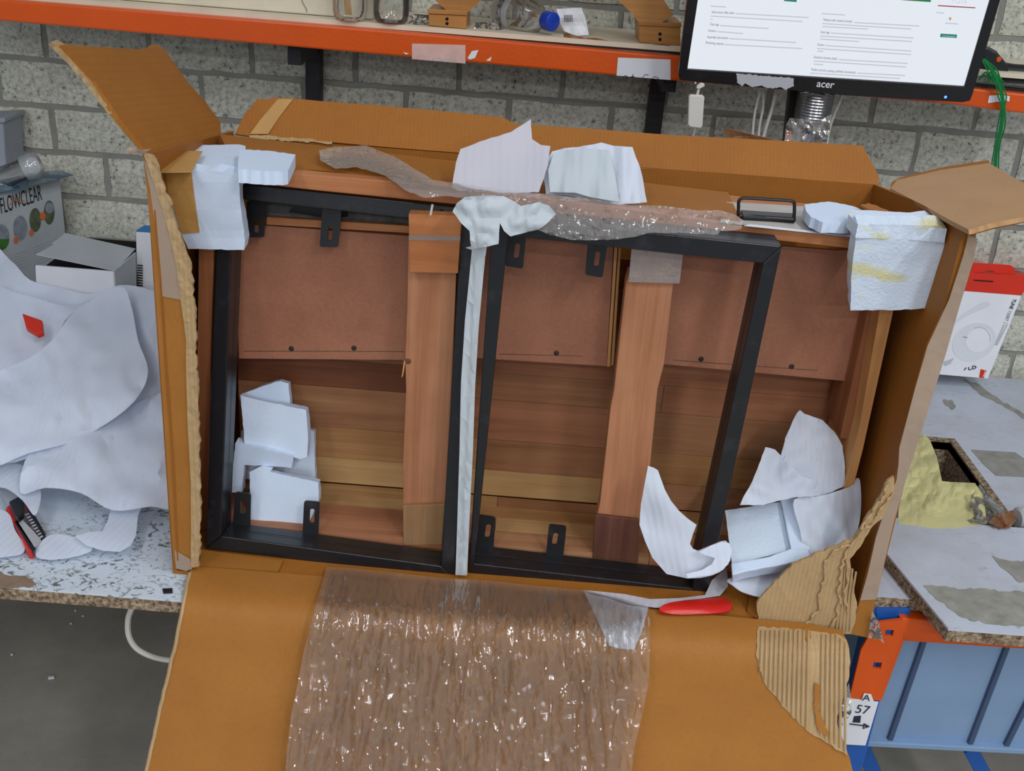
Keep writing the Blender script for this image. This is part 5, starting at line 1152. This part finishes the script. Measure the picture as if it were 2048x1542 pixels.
# clear film over the table's top and down the front flap
def strk(a1, seed): return lambda x, y: a1*ridge(x, y, .055, .006, seed) + a1*.8*nz(x, y, .018, .01, seed+1) + a1*.5*ridge(x, y, .03, .03, seed+2)
fl1 = obj('clear_film', sheet(rough_outline([(638, 300), (670, 293), (733, 291), (787, 312), (830, 338), (866, 360), (924, 368), (1000, 380), (1088, 388), (1171, 396), (1240, 409), (1330, 412), (1400, 421), (1440, 421), (1472, 430), (1487, 442), (1482, 458), (1468, 461), (1440, 462), (1436, 469), (1400, 468), (1350, 466), (1296, 466), (1268, 474), (1235, 479), (1190, 480), (1142, 480), (1100, 470), (1082, 462), (1040, 450), (1000, 420), (925, 396), (895, 392), (850, 396), (810, 380), (772, 352), (713, 334), (672, 338), (640, 320)], 1.0, 10, 5),
    profile([(.035, .50), (.040, .612), (.085, .648), (.40, .668)]), lambda x, y: -.003*(1+ridge(x, y, .024, .05, 2)) - .005*(1+nz(x, y, .02, .03, 3)) - (.0045*max(0, ridge(x, y, .050, .075, 12))**5 + .0035*max(0, ridge(x, y, .09, .05, 15))**5)*min(1, max(0, (x-820)/150)), 0, (4, 4)), M_filmhaze, None, True)
tag(fl1, 'crumpled clear plastic film draped over the table top edge', 'plastic film')
def filmd(x, y):
    k = min(1, max(.3, (y-1150)/110)); u = x - (x-940)*(y-1150)/2600
    r = lambda a_, v_: -a_*(1+v_)
    return k*(r(.0044, ridge(u, y, .034, .0034, 4)) + r(.0024, ridge(u, y, .095, .011, 8)) + r(.0060, nz(x, y, .009, .011, 7)) + r(.0032, ridge(u, y, .026, .017, 2)) - .0055*max(0, ridge(u, y, .034, .0075, 21))**7 - .0050*max(0, ridge(u, y, .052, .011, 33))**6 - .004*max(0, ridge(x, y, .024, .026, 44))**8)
out = [(654, 1134), (700, 1136), (780, 1144), (850, 1152), (909, 1158), (960, 1160), (1000, 1163), (1080, 1172), (1168, 1180), (1240, 1196), (1297, 1214), (1300, 1240), (1299, 1300), (1298, 1366), (1284, 1432), (1270, 1490), (1261, 1560), (1256, 1640), (566, 1640), (570, 1560), (574, 1500), (582, 1430), (593, 1379), (606, 1310), (621, 1249), (636, 1195), (646, 1160)]
PROF2 = [(q.x, q.y) for q in spline([(a_, b_, 0) for a_, b_ in [(.06, .016), (-.045, .022), (-.080, .018), (-.098, .0), (-.112, -.035), (-.132, -.095), (-.195, -.25), (-.32, -.50)]], 4)]
fl2 = obj('clear_film', sheet(out, profile(PROF2), filmd, .0, (3, 6)), M_film, None, True)
tag(fl2, 'large wrinkled clear plastic film hanging down over the front flap', 'plastic film')
fsheet('foam_sheet', [(1168, 1182), (1249, 1190), (1297, 1214), (1284, 1262), (1268, 1298), (1240, 1296), (1218, 1290), (1190, 1230)], PRo(.006), ribbed(.03, .03, .003, 31), 'thin white foam sheet under the clear film at its right edge', step=9, sm=False)
